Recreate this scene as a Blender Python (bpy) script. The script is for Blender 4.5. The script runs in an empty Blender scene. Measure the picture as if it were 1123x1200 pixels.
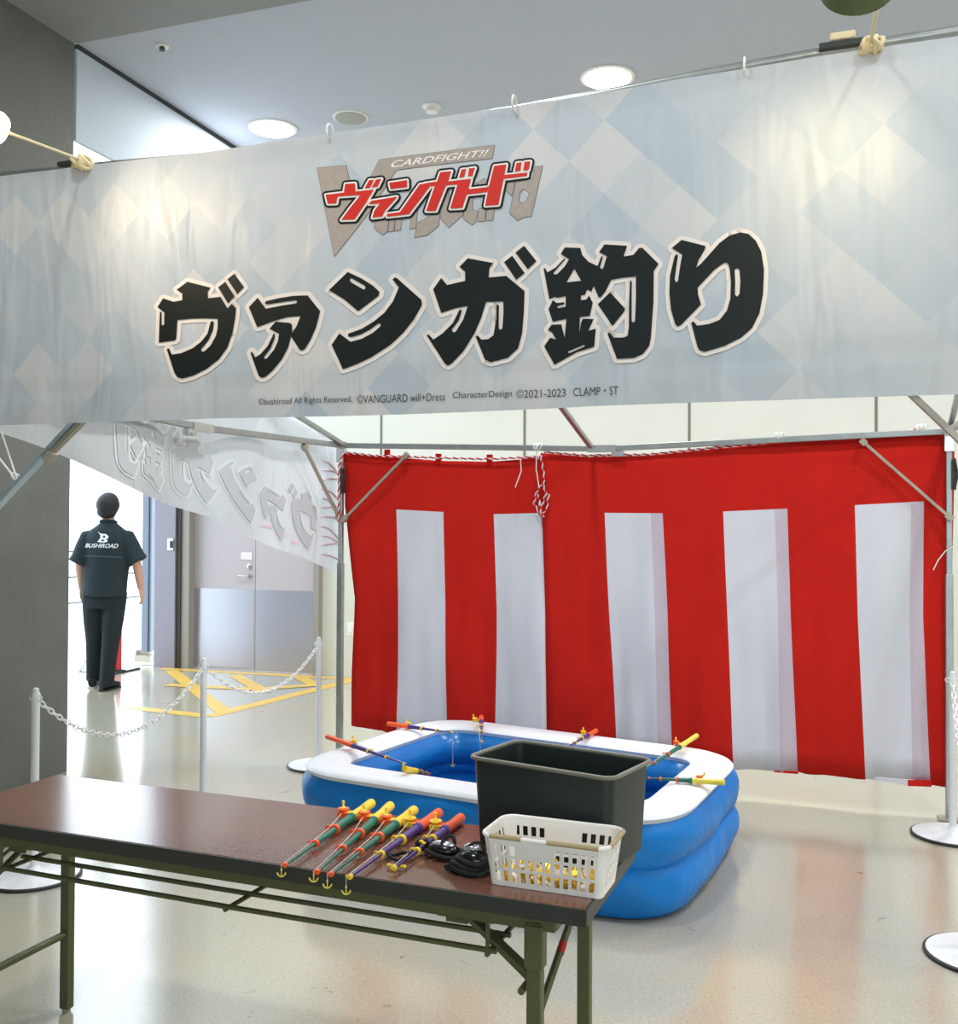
import bpy, bmesh, math, random
from mathutils import Vector, Matrix, geometry
from mathutils.bvhtree import BVHTree
random.seed(7)
PI = math.pi
scene = bpy.context.scene
COL = scene.collection

# ------------------------------------------------------------------ camera
F, PITCH, ROLL, CZ = 1175.7, 0.0139, 0.005, 1.4736
cf = Vector((0, math.cos(PITCH), math.sin(PITCH)))
cu0 = Vector((0, -math.sin(PITCH), math.cos(PITCH)))
cr0 = Vector((1, 0, 0))
cr = math.cos(ROLL)*cr0 + math.sin(ROLL)*cu0
cu = -math.sin(ROLL)*cr0 + math.cos(ROLL)*cu0
CAM = Vector((0, 0, CZ))
cd = bpy.data.cameras.new('camera'); co = bpy.data.objects.new('camera', cd); COL.objects.link(co)
m = Matrix((cr, cu, -cf)).transposed().to_4x4(); m.translation = CAM
co.matrix_world = m
cd.sensor_fit = 'HORIZONTAL'; cd.sensor_width = 36; cd.lens = 36*F/1123
cd.clip_start = 0.05; cd.clip_end = 200
scene.camera = co
scene.view_settings.view_transform = 'Standard'; scene.view_settings.look = 'None'
scene.view_settings.gamma = 1; scene.view_settings.use_curve_mapping = False
scene.view_settings.exposure = 0.12

def ray(px, py):
    return cf + cr*((px-561.5)/F) + cu*((600-py)/F)
def gz(px, py, z):
    d = ray(px, py); return CAM + d*((z-CZ)/d.z)
def gp(px, py, p, n):
    d = ray(px, py); return CAM + d*((Vector(p)-CAM).dot(n)/d.dot(n))
def gd(px, py, dep):
    return CAM + ray(px, py)*dep
PHI = -0.3306
E = Vector((math.cos(PHI), math.sin(PHI), 0)); N = Vector((-math.sin(PHI), math.cos(PHI), 0)); Z = Vector((0, 0, 1))
def B(e, n, z=0): return E*e + N*n + Z*z          # building frame
def en(p): return (p.dot(E), p.dot(N))

# ------------------------------------------------------------------ materials
def s2l(c):
    return tuple(((x/255)/12.92 if x/255 <= .04045 else ((x/255+.055)/1.055)**2.4) for x in c)
def mat(name, rgb, rough=.5, metal=0, spec=.5, coat=0, emit=None, es=0, noise=0, nscale=5, bump=0, bscale=50, trans=0, alpha=1, bdetail=3, sub=0):
    m = bpy.data.materials.new(name); m.use_nodes = True
    nt = m.node_tree; b = nt.nodes['Principled BSDF']
    c = s2l(rgb)
    b.inputs['Base Color'].default_value = (*c, 1)
    b.inputs['Roughness'].default_value = rough; b.inputs['Metallic'].default_value = metal
    b.inputs['Specular IOR Level'].default_value = spec; b.inputs['Coat Weight'].default_value = coat
    b.inputs['Coat Roughness'].default_value = .15
    b.inputs['Transmission Weight'].default_value = trans; b.inputs['Alpha'].default_value = alpha
    if emit: b.inputs['Emission Color'].default_value = (*s2l(emit), 1); b.inputs['Emission Strength'].default_value = es
    tc = None
    if noise or bump: tc = nt.nodes.new('ShaderNodeTexCoord')
    if noise:
        n = nt.nodes.new('ShaderNodeTexNoise'); n.inputs['Scale'].default_value = nscale; n.inputs['Detail'].default_value = 5
        nt.links.new(tc.outputs['Object'], n.inputs['Vector'])
        mr = nt.nodes.new('ShaderNodeMapRange'); mr.inputs['From Min'].default_value = .25; mr.inputs['From Max'].default_value = .75
        mr.inputs['To Min'].default_value = 1-noise; mr.inputs['To Max'].default_value = 1+noise
        nt.links.new(n.outputs['Fac'], mr.inputs['Value'])
        mx = nt.nodes.new('ShaderNodeVectorMath'); mx.operation = 'SCALE'; mx.inputs[0].default_value = c
        nt.links.new(mr.outputs['Result'], mx.inputs['Scale']); nt.links.new(mx.outputs[0], b.inputs['Base Color'])
    if bump:
        n = nt.nodes.new('ShaderNodeTexNoise'); n.inputs['Scale'].default_value = bscale; n.inputs['Detail'].default_value = bdetail
        nt.links.new(tc.outputs['Object'], n.inputs['Vector'])
        bp = nt.nodes.new('ShaderNodeBump'); bp.inputs['Strength'].default_value = min(1, bump); bp.inputs['Distance'].default_value = .01 if bump <= 1 else .01*bump
        nt.links.new(n.outputs['Fac'], bp.inputs['Height']); nt.links.new(bp.outputs['Normal'], b.inputs['Normal'])
    return m
M = {}
M['ceiling'] = mat('ceiling_paint', (188, 194, 206), .8, noise=.03, nscale=30)
M['beam'] = mat('beam_paint', (150, 153, 152), .85, noise=.04)
M['header'] = mat('header_paint', (196, 206, 216), .8)
M['joint'] = mat('shadow_gap', (60, 62, 64), .8)
M['pillar'] = mat('pillar_concrete', (108, 111, 104), .8, noise=.10, nscale=3, bump=.3, bscale=25)
M['wallpanel'] = mat('wall_panel', (214, 216, 206), .6, noise=.03, nscale=2)
M['seam'] = mat('wall_seam', (120, 118, 105), .8)
M['jamb'] = mat('jamb_paint', (142, 138, 150), .5)
M['darkjamb'] = mat('dark_gap', (60, 58, 54), .7)
M['doorpaint'] = mat('door_paint', (182, 174, 178), .45)
M['doorframe'] = mat('door_frame', (150, 146, 138), .5)
M['steel'] = mat('brushed_steel', (196, 194, 206), .32, metal=.9)
M['chrome'] = mat('chrome', (200, 200, 200), .2, metal=1)
M['galv'] = mat('galvanised_tube', (165, 170, 168), .38, metal=.75, noise=.12, nscale=20)
M['bluesteel'] = mat('aluminium_tube', (180, 200, 212), .35, metal=.6)
M['galvflat'] = mat('galvanised_flat', (172, 164, 148), .45, metal=.4)
M['darkmetal'] = mat('dark_bracket', (60, 66, 62), .5, metal=.5)
M['red'] = mat('red_cotton', (204, 36, 28), .9, spec=.15, bump=.25, bscale=220, noise=.04, nscale=6)
M['white'] = mat('white_cotton', (222, 222, 230), .9, spec=.15, bump=.25, bscale=220)
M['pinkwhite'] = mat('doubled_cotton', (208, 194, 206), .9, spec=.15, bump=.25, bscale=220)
M['cord_white'] = mat('white_cord', (235, 235, 230), .8)
M['cream_cord'] = mat('cream_tape', (222, 206, 168), .8)
M['ink'] = mat('black_ink', (14, 24, 24), .5, spec=.35)
M['outline'] = mat('cream_print', (240, 230, 222), .5)
M['logo_red'] = mat('logo_red', (214, 44, 34), .45)
M['logo_white'] = mat('logo_white', (245, 238, 232), .5)
M['logo_grey'] = mat('logo_stone', (172, 160, 150), .6, noise=.08, nscale=60)
M['logo_line'] = mat('logo_line', (70, 66, 64), .6)
M['text_ink'] = mat('caption_ink', (66, 58, 58), .6)
M['ghost'] = mat('ghost_print', (190, 196, 198), .8)
M['ghost_out'] = mat('ghost_outline', (222, 225, 226), .8)
M['ghost_pink'] = mat('ghost_pink', (230, 202, 208), .8)
M['pool_white'] = mat('pool_white_vinyl', (232, 234, 238), .45, bump=.5, bscale=22)
M['pool_blue'] = mat('pool_blue_vinyl', (22, 132, 220), .42, spec=.3, bump=1.6, bscale=7, noise=.12, nscale=4)
M['pool_inner'] = mat('pool_inner_vinyl', (28, 122, 200), .25, coat=.2, bump=.8, bscale=7, noise=.1, nscale=4)
M['water'] = mat('water', (190, 225, 245), .03, trans=1, bump=.35, bscale=9)
M['water'].node_tree.nodes['Principled BSDF'].inputs['IOR'].default_value = 1.33
M['bin'] = mat('bin_plastic', (34, 45, 43), .42, bump=.1, bscale=300)
M['bin_rim'] = mat('bin_rim', (120, 118, 106), .45)
M['basket'] = mat('basket_plastic', (246, 243, 238), .4)
M['basket_grip'] = mat('basket_grip', (178, 160, 118), .5)
M['gold'] = mat('gold_foil', (240, 196, 62), .3, metal=.45)
M['laminate'] = mat('brown_laminate', (118, 80, 66), .16, spec=.9, noise=.16, nscale=140)
M['edge'] = mat('table_edge', (46, 50, 46), .4)
M['olive'] = mat('olive_steel', (88, 92, 58), .42, metal=.15)
M['rubber'] = mat('rubber_foot', (150, 150, 140), .6)
M['redtape'] = mat('red_tape', (190, 40, 36), .6)
M['black'] = mat('black_elastic', (18, 20, 22), .75, bump=.3, bscale=200)
M['blackgloss'] = mat('black_gloss', (20, 22, 24), .2)
M['silver'] = mat('silver_plastic', (190, 196, 200), .2, metal=.7)
M['yellow'] = mat('yellow_plastic', (246, 208, 52), .35)
M['lemon'] = mat('pale_yellow_plastic', (236, 218, 90), .35)
M['orange'] = mat('orange_plastic', (248, 92, 36), .35)
M['green'] = mat('green_plastic', (22, 108, 84), .35)
M['purple'] = mat('purple_plastic', (72, 42, 122), .35)
M['line'] = mat('fishing_line', (225, 225, 215), .5)
M['postwhite'] = mat('white_enamel', (226, 228, 230), .35)
M['chain'] = mat('white_chain', (238, 238, 236), .4)
M['baserim'] = mat('black_base_rim', (36, 38, 40), .5)
M['speaker'] = mat('speaker_grille', (168, 170, 160), .7)
M['lampglow'] = mat('lamp_glow', (255, 255, 255), emit=(255, 250, 240), es=14)
M['bulbglow'] = mat('bulb_glow', (255, 240, 215), emit=(255, 226, 180), es=22)
M['lamptrim'] = mat('lamp_trim', (240, 240, 238), .4)
M['shade'] = mat('lamp_shade', (92, 104, 66), .5)
M['skin'] = mat('skin', (206, 160, 140), .55)
M['hair'] = mat('hair', (34, 34, 38), .6, bump=.5, bscale=80)
M['shirt'] = mat('shirt_cloth', (26, 44, 50), .8, bump=.4, bscale=14)
M['pants'] = mat('trouser_cloth', (24, 36, 42), .85, bump=.4, bscale=16)
M['shoe'] = mat('shoe', (22, 26, 30), .6)
M['sole'] = mat('shoe_sole', (200, 202, 204), .6)
M['print'] = mat('shirt_print', (240, 244, 246), .6)
M['piping'] = mat('shirt_seam', (90, 108, 112), .7)
M['redflag'] = mat('red_panel', (206, 40, 44), .6)
M['floormark'] = mat('yellow_floor_paint', (226, 184, 84), .35, noise=.1, nscale=8)
M['stile'] = mat('door_stile', (120, 126, 140), .4)
M['ground'] = mat('outdoor_paving', (225, 226, 226), .9)
M['switch'] = mat('switch_plastic', (236, 236, 232), .5)
M['notice'] = mat('notice_paper', (240, 238, 240), .7)
M['pinkink'] = mat('pink_ink', (212, 120, 130), .7)

def floor_mat():
    m = bpy.data.materials.new('polished_floor'); m.use_nodes = True; nt = m.node_tree; b = nt.nodes['Principled BSDF']
    tc = nt.nodes.new('ShaderNodeTexCoord')
    n1 = nt.nodes.new('ShaderNodeTexNoise'); n1.inputs['Scale'].default_value = .9; n1.inputs['Detail'].default_value = 4
    n2 = nt.nodes.new('ShaderNodeTexNoise'); n2.inputs['Scale'].default_value = 90; n2.inputs['Detail'].default_value = 6
    n3 = nt.nodes.new('ShaderNodeTexNoise'); n3.inputs['Scale'].default_value = 13; n3.inputs['Detail'].default_value = 3; n3.inputs['Distortion'].default_value = 1.2
    for n in (n1, n2, n3): nt.links.new(tc.outputs['Object'], n.inputs['Vector'])
    r1 = nt.nodes.new('ShaderNodeValToRGB'); r1.color_ramp.elements[0].position = .35; r1.color_ramp.elements[1].position = .65
    r1.color_ramp.elements[0].color = (*s2l((190, 177, 150)), 1); r1.color_ramp.elements[1].color = (*s2l((180, 179, 164)), 1)
    nt.links.new(n1.outputs['Fac'], r1.inputs['Fac'])
    r2 = nt.nodes.new('ShaderNodeValToRGB'); r2.color_ramp.elements[0].position = .3; r2.color_ramp.elements[1].position = .7
    r2.color_ramp.elements[0].color = (.86, .86, .86, 1); r2.color_ramp.elements[1].color = (1.08, 1.08, 1.08, 1)
    nt.links.new(n2.outputs['Fac'], r2.inputs['Fac'])
    r3 = nt.nodes.new('ShaderNodeValToRGB'); r3.color_ramp.elements[0].position = .22; r3.color_ramp.elements[1].position = .3
    r3.color_ramp.elements[0].color = (.6, .55, .5, 1); r3.color_ramp.elements[1].color = (1, 1, 1, 1)
    nt.links.new(n3.outputs['Fac'], r3.inputs['Fac'])
    a = nt.nodes.new('ShaderNodeMix'); a.data_type = 'RGBA'; a.blend_type = 'MULTIPLY'; a.inputs[0].default_value = 1
    nt.links.new(r1.outputs[0], a.inputs[6]); nt.links.new(r2.outputs[0], a.inputs[7])
    c = nt.nodes.new('ShaderNodeMix'); c.data_type = 'RGBA'; c.blend_type = 'MULTIPLY'; c.inputs[0].default_value = 1
    nt.links.new(a.outputs[2], c.inputs[6]); nt.links.new(r3.outputs[0], c.inputs[7])
    nt.links.new(c.outputs[2], b.inputs['Base Color'])
    mr = nt.nodes.new('ShaderNodeMapRange'); mr.inputs['To Min'].default_value = .10; mr.inputs['To Max'].default_value = .20
    nt.links.new(n1.outputs['Fac'], mr.inputs['Value']); nt.links.new(mr.outputs['Result'], b.inputs['Roughness'])
    b.inputs['Specular IOR Level'].default_value = .95; b.inputs['Coat Weight'].default_value = .5; b.inputs['Coat Roughness'].default_value = .17
    bp = nt.nodes.new('ShaderNodeBump'); bp.inputs['Strength'].default_value = .06; bp.inputs['Distance'].default_value = .004
    nt.links.new(n3.outputs['Fac'], bp.inputs['Height']); nt.links.new(bp.outputs[0], b.inputs['Normal'])
    return m
M['floor'] = floor_mat()

def banner_mat(name, base, light, dark, scale, translucent=0):
    m = bpy.data.materials.new(name); m.use_nodes = True; nt = m.node_tree; b = nt.nodes['Principled BSDF']
    uv = nt.nodes.new('ShaderNodeUVMap')
    mp = nt.nodes.new('ShaderNodeMapping'); mp.inputs['Rotation'].default_value = (0, 0, PI/4); mp.inputs['Scale'].default_value = (1, 1.0, 1)
    nt.links.new(uv.outputs[0], mp.inputs[0])
    def chk(sc, off):
        c = nt.nodes.new('ShaderNodeTexChecker'); c.inputs['Scale'].default_value = sc
        a = nt.nodes.new('ShaderNodeVectorMath'); a.inputs[1].default_value = (off, off*.37, .5); nt.links.new(mp.outputs[0], a.inputs[0])
        nt.links.new(a.outputs[0], c.inputs['Vector']); return c.outputs['Fac']
    # random tone per lozenge
    sc = nt.nodes.new('ShaderNodeVectorMath'); sc.operation = 'SCALE'; sc.inputs['Scale'].default_value = scale; nt.links.new(mp.outputs[0], sc.inputs[0])
    fl = nt.nodes.new('ShaderNodeVectorMath'); fl.operation = 'FLOOR'; nt.links.new(sc.outputs[0], fl.inputs[0])
    wn = nt.nodes.new('ShaderNodeTexWhiteNoise'); wn.noise_dimensions = '2D'; nt.links.new(fl.outputs[0], wn.inputs['Vector'])
    rp = nt.nodes.new('ShaderNodeValToRGB'); el = rp.color_ramp.elements
    el[0].position = 0; el[0].color = (*s2l(dark), 1); el[1].position = 1; el[1].color = (*s2l(light), 1)
    e2 = el.new(.5); e2.color = (*s2l(base), 1)
    nt.links.new(wn.outputs['Value'], rp.inputs['Fac'])
    ns = nt.nodes.new('ShaderNodeTexNoise'); ns.inputs['Scale'].default_value = 2.2; nt.links.new(uv.outputs[0], ns.inputs['Vector'])
    r3 = nt.nodes.new('ShaderNodeMapRange'); r3.inputs['From Min'].default_value = .35; r3.inputs['From Max'].default_value = .65; r3.inputs['To Min'].default_value = .1; r3.inputs['To Max'].default_value = .85
    nt.links.new(ns.outputs['Fac'], r3.inputs['Value'])
    mx = nt.nodes.new('ShaderNodeMix'); mx.data_type = 'RGBA'; mx.inputs[6].default_value = (*s2l(base), 1)
    nt.links.new(r3.outputs[0], mx.inputs[0]); nt.links.new(rp.outputs[0], mx.inputs[7])
    nt.links.new(mx.outputs[2], b.inputs['Base Color'])
    b.inputs['Roughness'].default_value = .42; b.inputs['Specular IOR Level'].default_value = .4
    nb = nt.nodes.new('ShaderNodeTexNoise'); nb.inputs['Scale'].default_value = 5; nb.inputs['Detail'].default_value = 2; nb.inputs['Distortion'].default_value = .8
    mp2 = nt.nodes.new('ShaderNodeMapping'); mp2.inputs['Scale'].default_value = (1.6, .35, 1); mp2.inputs['Rotation'].default_value = (0, 0, .35)
    nt.links.new(uv.outputs[0], mp2.inputs[0]); nt.links.new(mp2.outputs[0], nb.inputs['Vector'])
    bp = nt.nodes.new('ShaderNodeBump'); bp.inputs['Strength'].default_value = .5; bp.inputs['Distance'].default_value = .04
    nt.links.new(nb.outputs['Fac'], bp.inputs['Height']); nt.links.new(bp.outputs[0], b.inputs['Normal'])
    if translucent:
        tr = nt.nodes.new('ShaderNodeBsdfTranslucent'); nt.links.new(mx.outputs[2], tr.inputs['Color'])
        ms = nt.nodes.new('ShaderNodeMixShader'); ms.inputs[0].default_value = translucent
        nt.links.new(b.outputs[0], ms.inputs[1]); nt.links.new(tr.outputs[0], ms.inputs[2])
        nt.links.new(ms.outputs[0], nt.nodes['Material Output'].inputs['Surface'])
    return m
M['banner'] = banner_mat('banner_print', (192, 198, 203), (213, 210, 206), (171, 185, 195), 7.2, .15)
M['banner_back'] = banner_mat('banner_reverse', (214, 218, 220), (224, 226, 226), (204, 212, 216), 4.5, .35)

# ------------------------------------------------------------------ mesh builder
class MB:
    def __init__(s): s.v = []; s.f = []; s.m = []; s.mi = 0; s.uv = None
    def add(s, vs, fs):
        o = len(s.v); s.v += [Vector(v) for v in vs]
        for f in fs: s.f.append([i+o for i in f]); s.m.append(s.mi)
        return s
    def box(s, c, sx, sy, sz, ax=Vector((1, 0, 0)), ay=Vector((0, 1, 0)), az=Vector((0, 0, 1))):
        c = Vector(c); vs = []
        for i in (-.5, .5):
            for j in (-.5, .5):
                for k in (-.5, .5): vs.append(c+ax*sx*i+ay*sy*j+az*sz*k)
        return s.add(vs, [(0, 1, 3, 2), (4, 6, 7, 5), (0, 4, 5, 1), (2, 3, 7, 6), (0, 2, 6, 4), (1, 5, 7, 3)])
    def bar(s, a, b, w, h=None, up=Z):           # rectangular bar between two points
        a = Vector(a); b = Vector(b); h = h or w; d = (b-a); L = d.length; d.normalize()
        side = d.cross(up)
        if side.length < 1e-3: side = d.cross(Vector((1, 0, 0)))
        side.normalize(); u = side.cross(d)
        return s.box((a+b)/2, L, w, h, d, side, u)
    def tube(s, pts, r, seg=10, closed=False, caps=True):
        pts = [Vector(p) for p in pts]; n = len(pts)
        rs = r if isinstance(r, (list, tuple)) else [r]*n
        prev = None; o = len(s.v); fs = []
        for i, p in enumerate(pts):
            if closed: t = pts[(i+1) % n]-pts[i-1]
            else: t = pts[min(i+1, n-1)]-pts[max(i-1, 0)]
            if t.length < 1e-9: t = Vector((0, 0, 1))
            t.normalize()
            if prev is None:
                a = t.cross(Z)
                if a.length < .05: a = t.cross(Vector((1, 0, 0)))
                a.normalize()
            else:
                a = prev - t*prev.dot(t); a.normalize()
            prev = a; b = t.cross(a)
            for k in range(seg):
                th = 2*PI*k/seg; s.v.append(p+(a*math.cos(th)+b*math.sin(th))*rs[i])
        for i in range(n if closed else n-1):
            for k in range(seg):
                q = ((i+1) % n)*seg
                fs.append([o+i*seg+k, o+i*seg+(k+1) % seg, o+q+(k+1) % seg, o+q+k])
        if caps and not closed:
            fs.append([o+k for k in range(seg)][::-1]); fs.append([o+(n-1)*seg+k for k in range(seg)])
        for f in fs: s.f.append(f); s.m.append(s.mi)
        return s
    def lathe(s, prof, c=(0, 0, 0), ax=Z, seg=24):
        c = Vector(c); ax = Vector(ax).normalized(); a = ax.cross(Vector((0, 0, 1)))
        if a.length < .05: a = Vector((1, 0, 0))
        a.normalize(); b = ax.cross(a); o = len(s.v)
        for (r, h) in prof:
            for k in range(seg):
                th = 2*PI*k/seg; s.v.append(c+ax*h+(a*math.cos(th)+b*math.sin(th))*max(r, 1e-5))
        for i in range(len(prof)-1):
            for k in range(seg):
                s.f.append([o+i*seg+k, o+i*seg+(k+1) % seg, o+(i+1)*seg+(k+1) % seg, o+(i+1)*seg+k]); s.m.append(s.mi)
        s.f.append([o+k for k in range(seg)][::-1]); s.m.append(s.mi)
        s.f.append([o+(len(prof)-1)*seg+k for k in range(seg)]); s.m.append(s.mi)
        return s
    def ell(s, c, rx, ry, rz, ax=Vector((1, 0, 0)), ay=Vector((0, 1, 0)), az=Z, seg=20, rings=12):
        c = Vector(c); o = len(s.v)
        for i in range(rings+1):
            ph = PI*i/rings
            for k in range(seg):
                th = 2*PI*k/seg
                s.v.append(c+ax*rx*math.sin(ph)*math.cos(th)+ay*ry*math.sin(ph)*math.sin(th)+az*rz*math.cos(ph))
        for i in range(rings):
            for k in range(seg):
                s.f.append([o+i*seg+k, o+(i+1)*seg+k, o+(i+1)*seg+(k+1) % seg, o+i*seg+(k+1) % seg]); s.m.append(s.mi)
        return s
    def torus(s, c, R, r, ax, seg=20, ts=8, sx=1, xdir=None):
        ax = Vector(ax).normalized(); a = Vector(xdir) if xdir is not None else ax.cross(Z)
        if a.length < .05: a = Vector((1, 0, 0))
        a.normalize(); b = ax.cross(a)
        return s.tube([Vector(c)+a*math.cos(2*PI*k/seg)*R*sx+b*math.sin(2*PI*k/seg)*R for k in range(seg)], r, ts, closed=True)
    def loft(s, rings, caps=True):
        o = len(s.v); n = len(rings[0])
        for r in rings: s.v += [Vector(p) for p in r]
        for i in range(len(rings)-1):
            for k in range(n):
                s.f.append([o+i*n+k, o+i*n+(k+1) % n, o+(i+1)*n+(k+1) % n, o+(i+1)*n+k]); s.m.append(s.mi)
        if caps:
            s.f.append([o+k for k in range(n)][::-1]); s.m.append(s.mi)
            s.f.append([o+(len(rings)-1)*n+k for k in range(n)]); s.m.append(s.mi)
        return s
    def build(s, name, mats, parent=None, smooth=False, bevel=0, fixn=True):
        if not isinstance(mats, (list, tuple)): mats = [mats]
        off = parent_loc(parent)
        me = bpy.data.meshes.new(name); me.from_pydata([v-off for v in s.v], [], s.f)
        for mm in mats: me.materials.append(mm)
        for p, k in zip(me.polygons, s.m): p.material_index = k
        if fixn:
            bm = bmesh.new(); bm.from_mesh(me); bmesh.ops.recalc_face_normals(bm, faces=bm.faces); bm.to_mesh(me); bm.free()
        if smooth:
            me.polygons.foreach_set('use_smooth', [True]*len(me.polygons))
            me.set_sharp_from_angle(angle=math.radians(40))
        if s.uv:
            l = me.uv_layers.new(name='UVMap')
            for lp in me.loops: l.data[lp.index].uv = s.uv[lp.vertex_index]
        o = bpy.data.objects.new(name, me); COL.objects.link(o)
        if parent: o.parent = parent
        if bevel:
            b = o.modifiers.new('bevel', 'BEVEL'); b.width = bevel; b.segments = 2; b.limit_method = 'ANGLE'
        return o
def parent_loc(p):
    v = Vector((0, 0, 0))
    while p: v += p.location; p = p.parent
    return v
def tag(o, label=None, cat=None, group=None, kind=None):
    if label: o['label'] = label
    if cat: o['category'] = cat
    if group: o['group'] = group
    if kind: o['kind'] = kind
    return o
def thing(name, loc, label, cat, group=None):
    o = bpy.data.objects.new(name, None); o.empty_display_size = .05; COL.objects.link(o); o.location = loc
    return tag(o, label, cat, group)
def struct(o, label=None): o['kind'] = 'structure'; return o

# ------------------------------------------------------------------ measured anchors
ZC = 4.37
pc = Vector((-2.446, 5.993, 0)); PE, PN = en(pc)              # pillar corner
wc = Vector((-3.31, 10.482, 0)); WE, WN = en(wc)              # pilaster corner on rear wall
bl = Vector((-.852, 6.194, 0)); BE, BN = en(bl)               # tent back-left pole
TW, TD, TH = 3.42, 2.95, 1.966
LE = WE-.05                                                   # glazed left side line

# ------------------------------------------------------------------ setting
def slab(name, e0, e1, n0, n1, z0, z1, mt, kind=True, parent=None):
    b = MB(); b.box(B((e0+e1)/2, (n0+n1)/2, (z0+z1)/2), abs(e1-e0), abs(n1-n0), abs(z1-z0), E, N, Z)
    o = b.build(name, mt, parent)
    if kind and not parent: struct(o)
    return o
RE = 6.5; NB = -4.5
slab('floor', LE, RE, NB, WN+.2, -.1, 0, M['floor'])
slab('ceiling', PE, RE, PN, WN+.2, ZC, ZC+.15, M['ceiling'])
slab('trim_soffit', LE-2, RE, NB, PN, ZC-.012, ZC+.15, M['beam'])
hd = slab('trim_header', PE-.03, PE, PN+.02, WN, 3.785, ZC-.03, M['header'])
slab('trim_shadow_gap', PE-.03, PE+.004, PN+.02, WN, ZC-.03, ZC-.001, M['joint'])
slab('wall_left', PE-2.5, PE, PN-1.4, PN, 0, ZC-.013, M['pillar'])      # broad concrete pier
slab('wall_right', RE, RE+.2, NB, WN+.2, 0, ZC+.1, M['wallpanel'])
bw_ = MB()  # unseen back wall; its opening is added to let in frontal fill light
for e0_, e1_, z0_, z1_ in ((LE-2, -.5, 0, ZC+.1), (4.2, RE, 0, ZC+.1), (-.5, 4.2, 0, .8), (-.5, 4.2, 3.3, ZC+.1)): bw_.box(B((e0_+e1_)/2, NB-.1, (z0_+z1_)/2), e1_-e0_, .2, z1_-z0_, E, N)
struct(bw_.build('wall_back', M['wallpanel']))
wf = MB()  # frame of the added, unseen window that gives the frontal fill
for k in range(5): wf.box(B(-.5+4.7*k/4, NB-.1, 2.05), .05, .08, 2.5, E, N)
for z_ in (.82, 3.28): wf.box(B(1.85, NB-.1, z_), 4.7, .08, .05, E, N)
struct(wf.build('window_added_fill', M['stile']))
slab('wall_side_near', LE-2.2, LE-2, NB-.2, PN, 0, ZC+.1, M['wallpanel'])
slab('ceiling_atrium', LE-.1, PE, PN, WN+.2, 6.4, 6.5, M['ceiling'])
slab('wall_atrium', PE-.13, PE, PN, WN+.2, ZC+.16, 6.4, M['ceiling'])
# rear wall with door recess
wall = MB()
dL = en(gp(215, 700, wc, N))[0]; dR = en(gp(378, 700, wc, N))[0]; DH = 2.35
wall.box(B((WE+dL)/2, WN+.1, 3.2), dL-WE, .2, 6.4, E, N)
wall.box(B((dR+RE)/2, WN+.1, 3.2), RE-dR, .2, 6.4, E, N)
wall.box(B((dL+dR)/2, WN+.1, (DH+6.4)/2), dR-dL, .2, 6.4-DH, E, N)
rw = struct(wall.build('wall_rear', M['wallpanel']))
sm = MB()
for px in (447, 615, 808, 1027, 1270):
    e = en(gp(px, 490, wc, N))[0]; sm.box(B(e, WN-.001, 2.2), .022, .006, 4.34, E, N)
e0 = en(gp(360, 470, wc, N))[0]; zz = gp(447, 478, wc, N).z
sm.box(B((dR+RE)/2, WN-.001, zz), RE-dR, .006, .02, E, N)
sm.build('panel_seam', M['seam'], rw)
struct(slab('trim_pilaster', WE, dL-.02, WN-.12, WN, 0, 4.36, M['jamb']))
slab('trim_dark_jamb', dL-.02, dL+.03, WN-.10, WN, 0, 4.36, M['darkjamb'])
# double door
door = thing('door_1', B((dL+dR)/2, WN+.04, 0), None, None); door['kind'] = 'structure'
fr = MB()
fr.box(B(dL+.075, WN+.0, DH/2), .09, .16, DH, E, N); fr.box(B(dR-.03, WN, DH/2), .06, .16, DH, E, N)
fr.box(B((dL+dR)/2, WN, DH-.03), dR-dL, .16, .06, E, N); fr.build('door_frame', M['doorframe'], door)
xm = en(gp(298, 700, wc, N))[0]
zk = gp(260, 690, wc, N).z
for (a, b) in ((dL+.12, xm-.004), (xm+.004, dR-.06)):
    q = MB(); q.box(B((a+b)/2, WN+.04, DH/2-.03), b-a, .04, DH-.06, E, N); lf = q.build('door_leaf', M['doorpaint'], door)
    q = MB(); q.box(B((a+b)/2, WN+.0185, zk/2+.01), b-a-.015, .004, zk-.02, E, N); q.build('kick_plate', M['steel'], lf)
kp = gp(292.5, 664, wc+N*.02, N); q = MB(); q.lathe([(.028, -.012), (.028, .012), (.018, .02)], kp-N*.0, -N, 20); q.build('door_lock', M['chrome'], door, True)
kp = gp(293.5, 675, wc+N*.02, N); q = MB(); q.lathe([(.022, -.01), (.022, .02), (.01, .05)], kp, -N, 16); q.tube([kp-N*.045, kp-N*.05-E*.11], .009, 8); q.build('door_handle', M['chrome'], door, True)
kp = gp(289, 651.5, wc+N*.015, N)
nt_ = thing('notice', kp, 'small white paper notice with pink lines on the grey double door', 'notice')
q = MB(); q.box(kp, .125, .003, .07, E, N); q.build('sheet', M['notice'], nt_)
q = MB()
for k in range(4): q.box(kp-N*.002+Z*(.022-.015*k), .1-.02*(k % 2), .001, .003, E, N)
q.build('printed_lines', M['pinkink'], nt_)
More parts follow.
